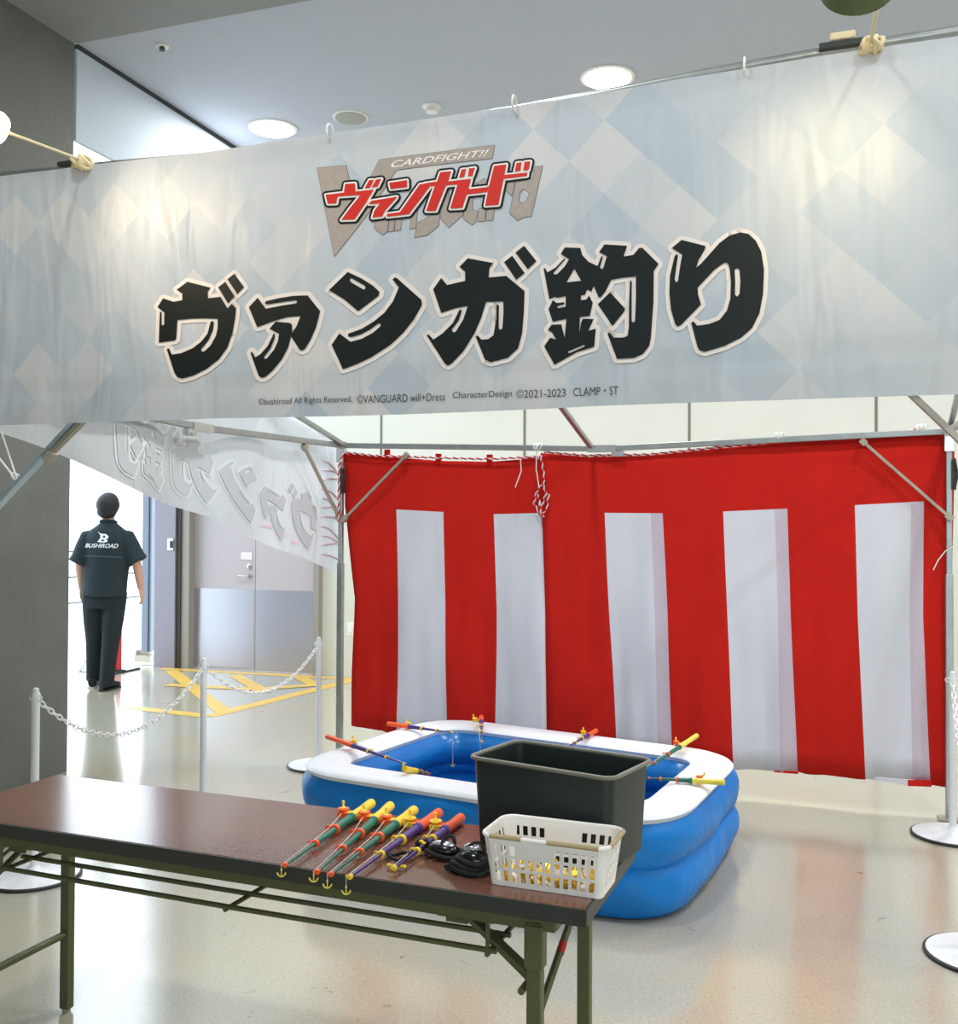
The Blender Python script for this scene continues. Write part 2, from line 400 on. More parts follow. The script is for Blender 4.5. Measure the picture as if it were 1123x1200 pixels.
# card reader & switch
kp = gp(200.5, 638, wc-N*.12, N)
t = thing('card_reader', kp, 'small metal card reader box on the pilaster left of the grey door', 'card reader')
q = MB(); q.box(kp, .075, .03, .125, E, N); q.build('housing', M['steel'], t, bevel=.004)
q = MB(); q.box(kp-N*.018+E*.015, .03, .01, .07, E, N); q.build('keypad', M['darkmetal'], t)
kp = gp(411, 737, wc, N)
t = thing('wall_switch', kp, 'white switch plate low on the rear wall beside the red curtain', 'switch')
q = MB(); q.box(kp, .075, .012, .13, E, N); q.build('plate', M['switch'], t, bevel=.003)
q = MB(); q.box(kp-N*.009, .03, .01, .06, E, N); q.build('rocker', M['lamptrim'], t)
# floor marking
SZ = [0]
def strip(mb, a, b, w):
    SZ[0] += .0004
    a = gz(*a, 0); b = gz(*b, 0); d = (b-a).normalized(); s = Vector((-d.y, d.x, 0))*w/2
    h_ = Z*(.001+SZ[0]); mb.add([a-s+h_, b-s+h_, b+s+h_, a+s+h_], [(0, 1, 2, 3)])
fm = MB()
for a, b in (((188, 783.5), (418, 796)), ((418, 796), (245, 839.5)), ((245, 839.5), (150, 829)), ((201, 786), (262, 834)), ((275, 791), (311, 812)),
             ((350, 793), (372, 804)), ((196, 803), (300, 808)), ((300, 808), (372, 803))): strip(fm, a, b, .13)
tag(fm.build('floor_marking', M['floormark']), kind='structure')
# outside
q = MB(); q.box(B(LE-10, 6, -.08), 20, 40, .1, E, N); struct(q.build('ground_outside', M['ground']))
# sliding door column, track
a = gz(172, 776, 0); ae, an = en(a)
t = thing('door_column', a, None, None); t['kind'] = 'structure'
t.name = 'door_2'
q = MB(); q.box(a+Z*1.32, .075, .09, 2.4, E, N); q.box(a+E*.06+Z*1.32, .02, .06, 2.4, E, N); q.build('door_stile', M['stile'], t)
q = MB(); q.box(a+Z*.045, .2, .16, .07, E, N); q.tube([a+Z*.07, a+Z*.13], .03, 12); q.box(a+Z*.1, .11, .05, .03, E, N); q.box(a-E*.09+Z*.08, .02, .14, .1, E, N); q.build('floor_bolt', M['galvflat'], t)
a0 = gz(132, 791, 0); a1 = gz(163, 784, 0)
q = MB(); q.bar(a0+Z*.008, a1+Z*.008, .03, .016); struct(q.build('trim_door_track', M['darkmetal']))
# fence outside
fa = B(LE-3.5, 4.6); fb = B(LE-3.5, 16)
t = thing('railing', fa, 'thin grey horizontal railing outside the bright doorway', 'railing')
for z in (.35, .72, 1.08): q = MB(); q.tube([fa+Z*z, fb+Z*z], .012, 8); q.build('rail', M['darkmetal'], t, True)
for k in range(6): q = MB(); p = fa.lerp(fb, k/5); q.tube([p-Z*.03, p+Z*1.1], .02, 8); q.build('post', M['galv'], t, True)
# red stand behind the man
p = gz(138.5, 788, 0)
t = thing('banner_stand', p, 'narrow red banner stand just behind the man in the doorway', 'banner stand')
q = MB(); q.add([p+cr*x+Z*z+cf*y for y in (0, .012) for x, z in ((-.07, .03), (.03, .03), (.03, .5), (-.01, .42))], [(0, 1, 2, 3), (7, 6, 5, 4), (0, 4, 5, 1), (1, 5, 6, 2), (2, 6, 7, 3), (3, 7, 4, 0)]); q.build('panel', M['redflag'], t)
q = MB(); q.tube([p-cr*.09+Z*.015, p+cr*.07+Z*.015], .016, 10); q.tube([p-cr*.02+Z*.015-cf*.1, p-cr*.02+Z*.015+cf*.1], .012, 10); q.build('foot', M['shoe'], t, True)
p = gz(99, 789, 0)
t = thing('floor_stand_foot', p, 'grey splayed metal stand foot left of the man', 'stand')
q = MB(); q.tube([p-cr*.05+Z*.012, p+Z*.14+cr*.03, p+cr*.11+Z*.012], .012, 8); q.tube([p-cr*.06+Z*.012, p+cr*.12+Z*.012], .01, 8); q.tube([p+Z*.14+cr*.03, p+cr*.03+Z*1.1], .01, 8); q.build('foot', M['galv'], t, True)

# ceiling fittings
def downlight(px, py, label):
    p = gz(px, py, ZC)
    t = thing('downlight', p, label, 'ceiling light', 'round ceiling downlights')
    q = MB(); q.lathe([(.175, 0), (.175, -.008), (.15, -.012), (.15, -.002)], p, Z, 36); q.build('trim_ring', M['lamptrim'], t, True)
    q = MB(); q.lathe([(.148, -.004), (.148, -.016)], p, Z, 36); q.build('diffuser', M['lampglow'], t, True)
    return p
d1 = downlight(320, 150, 'bright round downlight, the left one above the banner')
d2 = downlight(712, 90, 'bright round downlight, the right one, nearer the ceiling lamp arm')
p = gz(411, 137, ZC)
t = thing('ceiling_speaker', p, 'flat round grey speaker grille in the ceiling between the downlights', 'speaker')
q = MB(); q.lathe([(.125, 0), (.125, -.006), (.112, -.01)], p, Z, 32); q.build('ring', M['lamptrim'], t, True)
q = MB(); q.lathe([(.11, -.008), (.11, -.014), (.04, -.02)], p, Z, 32); q.build('grille', M['speaker'], t, True)
p = gz(506, 124, ZC)
t = thing('smoke_detector', p, 'small round white detector in the ceiling right of the speaker grille', 'detector')
q = MB(); q.lathe([(.065, 0), (.065, -.01), (.045, -.02), (.04, -.045), (.02, -.05)], p, Z, 24); q.build('housing', M['lamptrim'], t, True)
p = gz(190, 54, ZC)
t = thing('sprinkler', p, 'tiny sprinkler head in its white ring near the concrete pier', 'sprinkler')
q = MB(); q.lathe([(.04, 0), (.04, -.006), (.022, -.01), (.022, -.003)], p, Z, 20); q.build('ring', M['lamptrim'], t, True)
q = MB(); q.lathe([(.012, 0), (.012, -.02), (.018, -.022), (.018, -.026)], p, Z, 12); q.build('nozzle', M['darkmetal'], t, True)

# ------------------------------------------------------------------ tent frame
def TN(a, d, z=0): return B(BE+a, BN-d, z)        # a along back bar, d towards the camera
tent = thing('tent_frame', TN(0, 0), 'galvanised folding tent frame carrying the banners and curtains', 'tent frame')
polebases = [(0, 0), (TW, 0), (0, TD), (TW, TD)]
BT = 2.66
for (a, d) in polebases:
    top = TH+.02 if d == 0 else BT+.02
    q = MB(); q.box(TN(a, d, .62), .036, .036, 1.24, E, N); q.box(TN(a, d, (1.2+top)/2), .028, .028, top-1.2, E, N)
    po = q.build('pole', M['galv'], tent, bevel=.003)
    q = MB(); q.box(TN(a, d, .006), .11, .11, .012, E, N); q.build('foot_plate', M['galvflat'], po)
    q = MB(); q.box(TN(a, d, TH-.04), .05, .05, .13, E, N); q.build('corner_bracket', M['chrome'], po, bevel=.004)
    q = MB(); q.box(TN(a+.02, d+.02, TH-.22), .02, .03, .15, E, N); q.tube([TN(a+.02, d+.045, TH-.30), TN(a+.035, d+.05, TH-.22), TN(a+.02, d+.045, TH-.14)], .006, 8); q.build('latch', M['darkmetal'], po)
def eave(p0, p1, mid, name='eave_bar'):
    q = MB(); q.bar(p0, mid, .026, .032); q.bar(mid, p1, .026, .032)
    o = q.build(name, M['galv'], tent, bevel=.003)
    q = MB(); d = (p1-p0).normalized(); q.box(mid, .16, .034, .04, d, d.cross(Z), Z); q.box(mid+d*.09-Z*.03, .07, .03, .03, d, d.cross(Z), Z); q.tube([mid+d*.09-Z*.035-d.cross(Z)*.02, mid+d*.09-Z*.035+d.cross(Z)*.02], .012, 12)
    q.build('joint_clamp', M['chrome'], o)
midb = gp(706, 526, TN(0, 0), N)
eave(TN(0, 0, TH), TN(TW, 0, TH), midb)
ml = gp(236, 501, TN(0, 0), E)
eave(TN(0, 0, TH-.0), TN(0, TD, TH+.01), ml)
eave(TN(TW, 0, TH), TN(TW, TD, TH), TN(TW, TD/2, TH-.02))
eave(TN(0, TD-.045, TH), TN(TW, TD-.045, TH), TN(TW/2, TD-.045, TH-.02))
# top rod for the banner
rodL = TN(-.06, TD, BT); rodR = TN(TW+.1, TD, BT)
def brace(p0, p1, w=.02, mt='galvflat'):
    q = MB(); q.bar(p0, p1, w, .014); d = (p1-p0).normalized()
    q.box(p0, .04, .03, .03, d, d.cross(Z).normalized(), d.cross(Z).normalized().cross(d)); q.box(p1, .035, .03, .03, d, d.cross(Z).normalized(), d.cross(Z).normalized().cross(d))
    q.build('brace', M[mt], tent)
nf = -N*.03
brace(gp(404, 608, TN(0, .03), N), gp(476, 534, TN(0, .03), N), .018)
brace(TN(.0, .03, gp(400, 606, TN(0, 0), N).z), gp(357, 524, TN(0, 0), E), .018)
brace(gp(1113, 606, TN(0, .03), N), gp(1012, 518, TN(0, .03), N), .02)
z_l = gp(0, 590, TN(0, TD-.04), N)
dirl = (gp(85, 498, TN(0, TD-.04), N)-z_l)
brace(TN(.02, TD-.04, z_l.z-(z_l-TN(.02, TD-.04)).dot(E)/dirl.dot(E)*dirl.z), z_l+dirl*1.55, .03, 'bluesteel')
brace(z_l+dirl*.62-N*0+E*.02, z_l+dirl*1.6+E*.045, .02, 'galvflat')
z_r = gp(1123, 514, TN(0, TD-.04), N); dirr = gp(1068, 462, TN(0, TD-.04), N)-z_r
brace(z_r-dirr*((TN(TW, 0)-z_r).dot(E)/-dirr.dot(E)), z_r+dirr*1.8, .032)
# roof struts rising from the back corner and middle towards the front
def strut(p0, p1): q = MB(); q.bar(p0, p1, .026, .026); q.build('roof_strut', M['galv'], tent, bevel=.003)
strut(gp(404, 522, TN(0, 0), N), gp(318, 468, TN(0, 0), E))
strut(gp(693, 524, TN(0, 0), N), gp(628, 436, gp(693, 524, TN(0, 0), N), E))
strut(TN(TW, 0, TH), TN(TW, .9, TH+.35))

RODP = [(-75, 216, 0), (0, 206, 0), (60, 200, 1), (98, 196, 2), (180, 189, 5), (278, 179, 6), (430, 156, 6), (600, 130, 5), (740, 104, 0), (850, 82, 0), (960, 62, 0), (1123, 36, 0), (1235, 18, 0)]
q = MB(); q.tube([gp(x, y, TN(0, TD-.004), N) for x, y, _ in RODP], .0125, 12)
tag(q.build('banner_rod', M['galv'], None, True), 'thin steel rod along the top edge of the front banner', 'rod')

# ------------------------------------------------------------------ front banner
P0 = TN(0, TD+.02); NF = -N
def top_y(px):
    pts = [(-60, 214), (0, 207), (98, 194), (278, 173), (430, 150), (740, 103), (960, 66), (1123, 42), (1210, 26)]
    for (a, b) in zip(pts[:-1], pts[1:]):
        if px <= b[0]: return a[1]+(b[1]-a[1])*(px-a[0])/(b[0]-a[0])
    return pts[-1][1]
def bot_y(px): return 498.5-.0325*px+(2.5 if 250 < px < 700 else 0)*math.sin((px-250)/450*PI)
def bpt(px, py, off=0):
    p = gp(px, py, P0, N); e = (p-P0).dot(E)
    return p - N*(off + .0025*math.sin(e*5+1)+.0015*math.sin(e*11))
UV0 = P0.dot(E)
q = MB(); q.uv = []
NX, NY = 120, 14
for j in range(NY+1):
    for i in range(NX+1):
        px = -58+1268*i/NX; py = top_y(px)+(bot_y(px)-top_y(px))*j/NY
        p = bpt(px, py); q.v.append(p); q.uv.append((p.dot(E)-UV0+.09, p.z))
for j in range(NY):
    for i in range(NX): q.f.append([j*(NX+1)+i, j*(NX+1)+i+1, (j+1)*(NX+1)+i+1, (j+1)*(NX+1)+i]); q.m.append(0)
ban = thing('banner', P0+Z*2.2, 'wide pale front banner with big black Japanese lettering and red logo', 'banner')
fabric = q.build('fabric', M['banner'], ban, True, fixn=False)

# lettering outlines, read from the print
def sc(pts, f, ox, oy): return [(ox+x/f, oy+y/f) for x, y in pts]
G = []
f = 8.0; o = (180, 310)
G.append(([sc([(92,318),(192,350),(272,335),(272,272),(218,237),(320,162),(538,218),(512,258),(515,318),(635,305),(700,412),(742,372),(783,412),(775,500),(750,640),(700,780),(620,890),(500,980),(380,1040),(270,1070),(225,1055),(200,1020),(128,800),(135,787),(150,790),(175,845),(260,832),(370,785),(450,725),(510,650),(540,540),(555,530),(572,545),(560,620),(520,710),(450,795),(455,815),(480,815),(540,760),(590,670),(607,600),(608,512),(500,505),(360,508),(226,522),(215,700),(200,712),(52,733),(62,450),(70,443),(78,450),(78,560),(90,573),(102,560),(104,450),(40,400)], f, *o)], 1))
G.append(([sc([(612,215),(680,165),(768,300),(705,368)], f, *o)], 1)); G.append(([sc([(700,140),(765,90),(858,215),(795,280)], f, *o)], 1))
f = 9.227; o = (285, 330)
G.append(([sc([(75,280),(170,180),(260,298),(450,262),(590,240),(600,220),(585,207),(430,228),(280,252),(250,240),(260,218),(400,185),(560,160),(710,155),(845,325),(800,500),(740,640),(680,735),(650,748),(620,735),(535,600),(545,560),(590,490),(635,378),(500,388),(350,430),(165,498)], f, *o)], 2))
G.append(([sc([(300,515),(365,437),(520,452),(543,470),(545,560),(530,610),(500,720),(430,850),(340,960),(260,1030),(215,1045),(180,1020),(93,775),(105,762),(118,775),(145,822),(200,790),(280,700),(330,600),(340,568),(358,570),(355,620),(310,730),(240,820),(250,840),(270,835),(350,740),(390,650),(403,570)], f, *o)], 2))
f = 8.984; o = (380, 310)
G.append(([sc([(62,272),(255,82),(400,150),(520,225),(588,290),(580,330),(365,495),(230,380)], f, *o), sc([(275,165),(295,148),(430,225),(443,250),(425,268),(290,190)], f, *o)], 3))
G.append(([sc([(725,160),(750,138),(770,145),(1030,375),(1035,430),(950,580),(840,720),(700,850),(500,980),(350,1050),(205,1105),(88,848),(168,728),(285,815),(400,785),(520,720),(605,645),(595,622),(575,622),(500,680),(400,735),(290,768),(258,760),(262,730),(400,680),(530,600),(640,510),(730,390),(792,245)], f, *o)], 3))
f = 7.487; o = (490, 280)
G.append(([sc([(440,172),(662,213),(630,255),(622,340),(775,325),(937,458),(930,650),(915,830),(880,960),(790,1045),(640,1082),(590,1060),(510,860),(525,847),(538,860),(560,885),(620,880),(665,845),(690,700),(690,590),(700,572),(713,590),(710,780),(722,800),(742,785),(752,650),(750,550),(600,555),(560,690),(500,830),(400,990),(300,1095),(268,1113),(240,1095),(82,850),(95,838),(140,885),(220,830),(310,740),(365,630),(380,617),(388,635),(360,720),(300,800),(315,822),(335,815),(400,710),(440,590),(330,610),(208,652),(137,445),(207,345),(260,407),(417,370),(417,288),(368,247)], f, *o)], 4))
G.append(([sc([(757,205),(828,148),(937,300),(865,360)], f, *o)], 4)); G.append(([sc([(857,120),(932,60),(1040,195),(965,268)], f, *o)], 4))
o = (630, 275)
G.append(([sc([(240,112),(378,118),(395,180),(450,240),(530,277),(562,192),(577,192),(552,290),(565,305),(580,295),(612,190),(543,155),(590,88),(790,102),(760,195),(845,182),(895,122),(925,120),(1067,262),(1025,325),(1022,600),(1000,900),(985,980),(930,1050),(850,1085),(700,1092),(617,870),(630,860),(645,870),(672,905),(760,905),(795,890),(805,820),(808,600),(815,420),(823,402),(832,420),(830,600),(830,760),(845,775),(860,760),(868,560),(868,370),(750,382),(650,400),(600,500),(555,555),(535,545),(497,452),(475,500),(437,483),(420,530),(383,533),(383,575),(430,570),(455,535),(488,600),(462,715),(375,722),(368,865),(385,770),(400,738),(495,742),(450,845),(515,825),(500,985),(350,1030),(150,1142),(60,980),(110,905),(165,920),(130,860),(92,835),(125,790),(210,787),(240,905),(255,740),(135,765),(98,655),(135,573),(170,600),(235,592),(235,610),(175,628),(180,645),(248,632),(250,540),(170,555),(155,545),(105,567),(55,300),(65,292),(88,330),(160,290),(235,210),(248,215),(140,335),(150,350),(175,345),(240,280),(278,215),(205,170)], f, *o),
            sc([(325,300),(385,405),(257,418)], f, *o), sc([(265,1028),(410,968),(420,980),(280,1040)], f, *o)], 5))
G.append(([sc([(640,507),(770,650),(770,670),(662,805),(532,612)], f, *o)], 5))
f = 7.057; o = (770, 260)
G.append(([sc([(207,155),(405,205),(400,235),(350,320),(330,382),(370,350),(520,180),(600,120),(690,92),(760,105),(820,160),(865,250),(888,400),(880,600),(850,760),(790,880),(700,960),(560,1030),(400,1078),(355,1065),(340,1040),(287,840),(300,828),(315,835),(335,862),(430,850),(520,815),(580,740),(610,640),(615,500),(605,400),(590,345),(565,340),(480,400),(340,550),(345,610),(368,688),(200,860),(175,870),(155,850),(120,730),(107,600),(112,450),(150,290),(165,270),(178,285),(150,480),(160,505),(178,495),(195,380),(213,275),(127,222)], f, *o),
            sc([(645,400),(665,387),(685,400),(693,500),(685,600),(665,622),(648,605),(650,500)], f, *o)], 6))
def fill(mb, loops, fn):
    vs = [[Vector((x, y, 0)) for x, y in l] for l in loops]
    flat = [v for l in vs for v in l]
    tris = geometry.tessellate_polygon(vs)
    bm = bmesh.new(); bv = [bm.verts.new(v) for v in flat]
    for t in tris:
        if abs((flat[t[1]]-flat[t[0]]).cross(flat[t[2]]-flat[t[0]]).z) > 1e-4:
            try: bm.faces.new([bv[i] for i in t])
            except ValueError: pass
    for _ in range(4):
        lg = [e for e in bm.edges if e.calc_length() > 13]
        if not lg: break
        bmesh.ops.subdivide_edges(bm, edges=lg, cuts=1); bmesh.ops.triangulate(bm, faces=[f for f in bm.faces if len(f.verts) > 3])
    bm.verts.index_update()
    mb.add([fn(v.co.x, v.co.y) for v in bm.verts], [[v.index for v in f.verts] for f in bm.faces]); bm.free()
def stroke(mb, loops, w, fn, closed=True, step=0):
    for l in loops:
        n = len(l)
        for i in range(n if closed else n-1):
            a = Vector(l[i]); b = Vector(l[(i+1) % n]); d = b-a
            if d.length < 1e-6: continue
            d.normalize(); s = Vector((-d.y, d.x))*w
            ns = max(1, int((b-a).length/9))
            for k in range(ns):
                a2 = a.lerp(b, k/ns); b2 = a.lerp(b, (k+1)/ns); mb.add([fn(*(a2-s)), fn(*(b2-s)), fn(*(b2+s)), fn(*(a2+s))], [(0, 1, 2, 3)])
        for p in l:
            mb.add([fn(p[0]+w*math.cos(2*PI*k/10), p[1]+w*math.sin(2*PI*k/10)) for k in range(10)], [list(range(10))])
names = {1: 'ヴ', 2: 'ァ'}
for ch in range(1, 7):
    lo = [l for l, c in G if c == ch]
    q = MB()
    for l in lo: stroke(q, l[:1], 5.0 if ch > 1 else 4.6, lambda x, y: bpt(x, y, .0022)); fill(q, l[:1], lambda x, y: bpt(x, y, .0024))
    q2 = q.build('character_outline', M['outline'], ban, fixn=False)
    q = MB()
    for l in lo: fill(q, l, lambda x, y: bpt(x, y, .0042))
    q.build('printed_character', M['ink'], ban, fixn=False)
# red logo
fl = 8.021
def LL(p): return [(370+x/fl, 165+y/fl) for x, y in p]
def LR(p): return [(500+x/fl, 160+y/fl) for x, y in p]
grey = [LL([(20,260),(290,235),(375,620),(600,180)])+LR([(640,80),(615,205),(0,278)])+LL([(760,275),(500,680),(180,1090)]),
        LL([(555,825),(560,740),(690,740),(670,860),(630,885)]), LL([(695,735),(745,735),(735,850),(685,855)]), LL([(752,735),(815,730),(800,840),(745,848)]),
        LL([(900,700),(965,620),(940,822),(885,830)]), LL([(965,760),(1010,800),(1130,700),(1150,800),(1040,890),(930,910),(945,850)]), LR([(-60,800),(60,740),(130,700),(115,840),(0,935),(-40,890)]),
        LR([(180,500),(210,500),(225,700),(350,690),(340,740),(215,855),(135,770)]), LR([(380,560),(440,560),(430,690),(480,700),(465,800),(430,832),(345,770)]),
        LR([(495,680),(560,680),(545,795),(482,800)]), LR([(568,680),(640,670),(625,785),(560,792)]), LR([(740,430),(830,420),(800,555),(745,500)]), LR([(465,445),(540,395),(580,425),(570,460)])]
gd_ = [LR([(840,430),(1000,390),(1020,285),(1090,272),(985,748),(915,755),(855,790),(780,715)]), LR([(880,520),(920,488),(965,535),(940,600),(895,632),(865,600)])]
for g in [[g_] for g_ in grey]+[gd_]:
    q = MB(); q.mi = 0; stroke(q, g, .45, lambda x, y: bpt(x, y, .0012)); q.mi = 1; fill(q, g, lambda x, y: bpt(x, y, .0018))
    q.build('grey_logo_letter', [M['logo_line'], M['logo_grey']], ban, fixn=False)
red = [LL([(105,515),(275,493),(287,412),(378,405),(385,482),(555,463),(480,590),(375,745),(250,750),(330,640),(430,515),(215,530),(205,595),(125,598)]),
       LL([(510,375),(555,372),(520,445),(468,452)]), LL([(575,370),(625,362),(590,435),(535,445)]),
       LL([(530,570),(770,530),(765,545),(665,655),(635,715),(540,728),(560,660),(610,595),(505,598)]),
       LL([(698,400),(865,375),(868,440),(710,458)]), LL([(675,693),(800,675),(985,415),(1110,398),(1085,432),(885,695),(677,718)]),
       LR([(-10,445),(105,428),(135,342),(240,330),(210,428),(425,402),(400,500),(590,478),(578,525),(385,550),(345,675),(228,682),(298,455),(190,465),(95,703),(2,706),(85,468),(-10,480)]),
       LR([(640,280),(755,265),(735,365),(950,340),(948,372),(730,400),(680,645),(555,655),(590,478)]),
       LR([(335,315),(380,310),(360,385),(312,392)]), LR([(405,305),(462,298),(435,375),(395,382)]), LR([(850,250),(895,245),(885,325),(832,332)]), LR([(925,240),(980,235),(962,318),(912,322)])]
q = MB()
for r in red: stroke(q, [r], 4.6, lambda x, y: bpt(x, y, .0028)); fill(q, [r], lambda x, y: bpt(x, y, .003))
q.build('logo_black_outline', M['ink'], ban, fixn=False)
q = MB()
for r in red: stroke(q, [r], 2.1, lambda x, y: bpt(x, y, .0042)); fill(q, [r], lambda x, y: bpt(x, y, .0044))
q.build('logo_white_outline', M['logo_white'], ban, fixn=False)
q = MB()
for r in red: fill(q, [r], lambda x, y: bpt(x, y, .0058))
q.build('logo_red_characters', M['logo_red'], ban, fixn=False)
# font lettering mapped to quads
def text_polys(txt, bold=0):
    cu_ = bpy.data.curves.new('t', 'FONT'); cu_.body = txt; cu_.size = 1; cu_.fill_mode = 'FRONT'; cu_.offset = bold; cu_.resolution_u = 4
    ob = bpy.data.objects.new('t', cu_); COL.objects.link(ob)
    bpy.context.view_layer.update()
    ev = ob.evaluated_get(bpy.context.evaluated_depsgraph_get()); me = ev.to_mesh()
    vs = [v.co.copy() for v in me.vertices]; fs = [list(p.vertices) for p in me.polygons]
    ev.to_mesh_clear(); bpy.data.objects.remove(ob); bpy.data.curves.remove(cu_)
    x0 = min(v.x for v in vs); x1 = max(v.x for v in vs); y0 = min(v.y for v in vs); y1 = max(v.y for v in vs)
    return [((v.x-x0)/(x1-x0), (v.y-y0)/(y1-y0)) for v in vs], fs
def text_map(mb, txt, BLq, BRq, TRq, TLq, fn, bold=0):
    vs, fs = text_polys(txt, bold)
    out = []
    for u, v in vs:
        x = (1-v)*((1-u)*BLq[0]+u*BRq[0])+v*((1-u)*TLq[0]+u*TRq[0])
        y = (1-v)*((1-u)*BLq[1]+u*BRq[1])+v*((1-u)*TLq[1]+u*TRq[1])
        out.append(fn(x, y))
    mb.add(out, fs)
q = MB(); text_map(q, 'CARDFIGHT!!', (456.5, 197), (568.5, 183.3), (574, 174.8), (462, 188.5), lambda x, y: bpt(x, y, .0026), .012); q.build('logo_caption', M['logo_white'], ban, fixn=False)
for tx_, xa, xb in (('©bushiroad All Rights Reserved.', 304, 413), ('©VANGUARD will+Dress', 419, 522), ('CharacterDesign', 531, 600), ('©2021-2023', 605, 663), ('CLAMP・ST', 672, 725)):
    ya = 476-(xa-304)*.0345; yb = 476-(xb-304)*.0345; hh = 9.8
    q = MB(); text_map(q, tx_, (xa, ya+1), (xb, yb+1), (xb, yb+1-hh), (xa, ya+1-hh), lambda x, y: bpt(x, y, .002), 0); q.build('copyright_text', M['text_ink'], ban, fixn=False)

# ------------------------------------------------------------------ side banner seen from behind
def sb(s, w, off=0):        # s metres forward from back pole, w 0..1 from bottom to top
    sx = s/TD
    zb = 1.19+(1.875-1.19)*sx + .01*math.sin(s*6); zt = 1.985+(2.54-1.985)*sx
    return TN(-.05-.012*math.sin(s*5)-.01*math.sin(s*9+w*2)+off, s, zb+(zt-zb)*w)
sbn = thing('banner', sb(1.5, .5), 'thin pale banner on the left tent side showing mirrored grey lettering', 'banner')
q = MB(); q.uv = []
for j in range(13):
    for i in range(61):
        s = -.12+(TD+.12)*i/60; q.v.append(sb(s, j/12)); q.uv.append((s, j/12*.8))
for j in range(12):
    for i in range(60): q.f.append([j*61+i, j*61+i+1, (j+1)*61+i+1, (j+1)*61+i]); q.m.append(0)
q.build('fabric', M['banner_back'], sbn, True, fixn=False)
def side_map(off):
    def fn(px, py):
        u = (gp(px, py, P0, N)-P0).dot(E)
        w = (bot_y(px)-py)/(bot_y(px)-top_y(px))
        s = .17+(u-.84)*1.2
        return sb(s, .02+(w-.1)*1.16, off)
    return fn
q = MB(); q3 = MB()
umax = 3.0
for l, c in G:
    if c > 5: continue
    stroke(q3, l[:1], 5, side_map(.003)); fill(q3, l[:1], side_map(.003)); fill(q, l, side_map(.006))
q3.build('mirrored_outline', M['ghost_out'], sbn, fixn=False); q.build('mirrored_lettering', M['ghost'], sbn, fixn=False)
for k in range(11):
    w = .08+.8*k/11; q = MB()
    pts = [sb(.15-.27*u, w+.10*math.sin(k*1.7)*u*u+.03*math.sin(u*3), .004) for u in [h_/6 for h_ in range(7)]]
    q.tube(pts, [.001+.006*math.sin(PI*h_/6)**.5 if 0 < h_ < 6 else .001 for h_ in range(7)], 6)
    q.build('pink_streak', M['ghost_pink'], sbn, True)
for k in range(3):
    q = MB(); q.bar(sb(.42+.16*k, .10+.02*k, .004), sb(.54+.16*k, .08+.02*k, .004), .001, .014); q.build('pink_streak', M['ghost_pink'], sbn)

# ------------------------------------------------------------------ curtains
CP = TN(0, -.035)
def curtain(name, label, cols, rows, colm, toprow, shift=0):
    """cols: list of px per row level for each stripe boundary; rows: list of functions y(px)"""
    t = thing(name, gp(cols[0][0], 700, CP, N), label, 'curtain', 'red and white striped curtains')
    q = MB(); nb = len(cols); SUB = 8; RS = 7; nl = len(rows)
    grid = []
    for r in range(nl-1):
        for k in range(RS+(1 if r == nl-2 else 0)):
            v = k/RS; row = []
            for c in range(nb-1):
                for j in range(SUB+(1 if c == nb-2 else 0)):
                    u = j/SUB
                    xa = cols[c][r]*(1-u)+cols[c+1][r]*u; xb = cols[c][r+1]*(1-u)+cols[c+1][r+1]*u
                    x = xa*(1-v)+xb*v
                    y = rows[r](xa)*(1-v)+rows[r+1](xb)*v
                    p = gp(x, y, CP, N); h = max(0, TH-p.z)/1.7
                    s = (p-CP).dot(E)
                    off = .004+h*(.022*math.sin(s*7.5+1.3*h)+.014*math.sin(s*17+2+h*2)+.008*math.sin(s*31+h*6)+.006*math.sin(s*47-h*5)+.008*math.sin(s*9+p.z*7))
                    row.append(p+N*(off-shift))
            grid.append(row)
    W = len(grid[0])
    for row in grid: q.v += row
    for r in range(len(grid)-1):
        seg = min(r//RS, nl-2)
        for i in range(W-1):
            c = i//SUB
            mi = 0 if seg < toprow else colm[c]
            q.f.append([r*W+i, r*W+i+1, (r+1)*W+i+1, (r+1)*W+i]); q.m.append(mi)
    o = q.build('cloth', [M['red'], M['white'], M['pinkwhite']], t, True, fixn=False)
    sd = o.modifiers.new('s', 'SOLIDIFY'); sd.thickness = .0025
    # white hem edging piping between stripes
    return t
def pl(pts):
    def fn(x):
        if x <= pts[0][0]: return pts[0][1]
        for a, b in zip(pts[:-1], pts[1:]):
            if x <= b[0]: return a[1]+(b[1]-a[1])*(x-a[0])/(b[0]-a[0])
        return pts[-1][1]
    return fn
r0 = pl([(403, 530), (455, 535), (515, 540), (575, 541), (612, 538), (634, 534)])
r1 = pl([(400, 592), (464, 597), (520, 600), (578, 602.5), (640, 601)]); r2 = pl([(400, 700), (640, 720)]); r3 = pl([(400, 850), (468, 860), (522, 866), (580, 872), (642, 878)])
c1 = curtain('striped_curtain', 'left red and white striped curtain, two white stripes, hung on a twisted rope',
        [(403, 404, 415, 410), (462, 464, 467, 468), (520, 520, 522, 522), (578, 578, 581, 580), (636, 640, 641.5, 641.5)], [r0, r1, r2, r3], [0, 1, 0, 1], 1)
s0 = pl([(634, 531), (690, 535.5), (760, 534), (840, 526), (920, 518), (1000, 514), (1040, 510), (1075, 505), (1118, 512)])
s1 = pl([(634, 601), (709, 601), (777, 601.5), (848, 599.5), (923, 596), (1002, 592), (1083, 587.5), (1118, 586)]); s2 = pl([(640, 720), (1110, 724)])
s3 = pl([(641, 874), (722, 882), (788, 888), (862, 902), (935, 905), (937, 907), (1014, 911), (1016, 908), (1088, 916), (1090, 920), (1110, 922.5)])
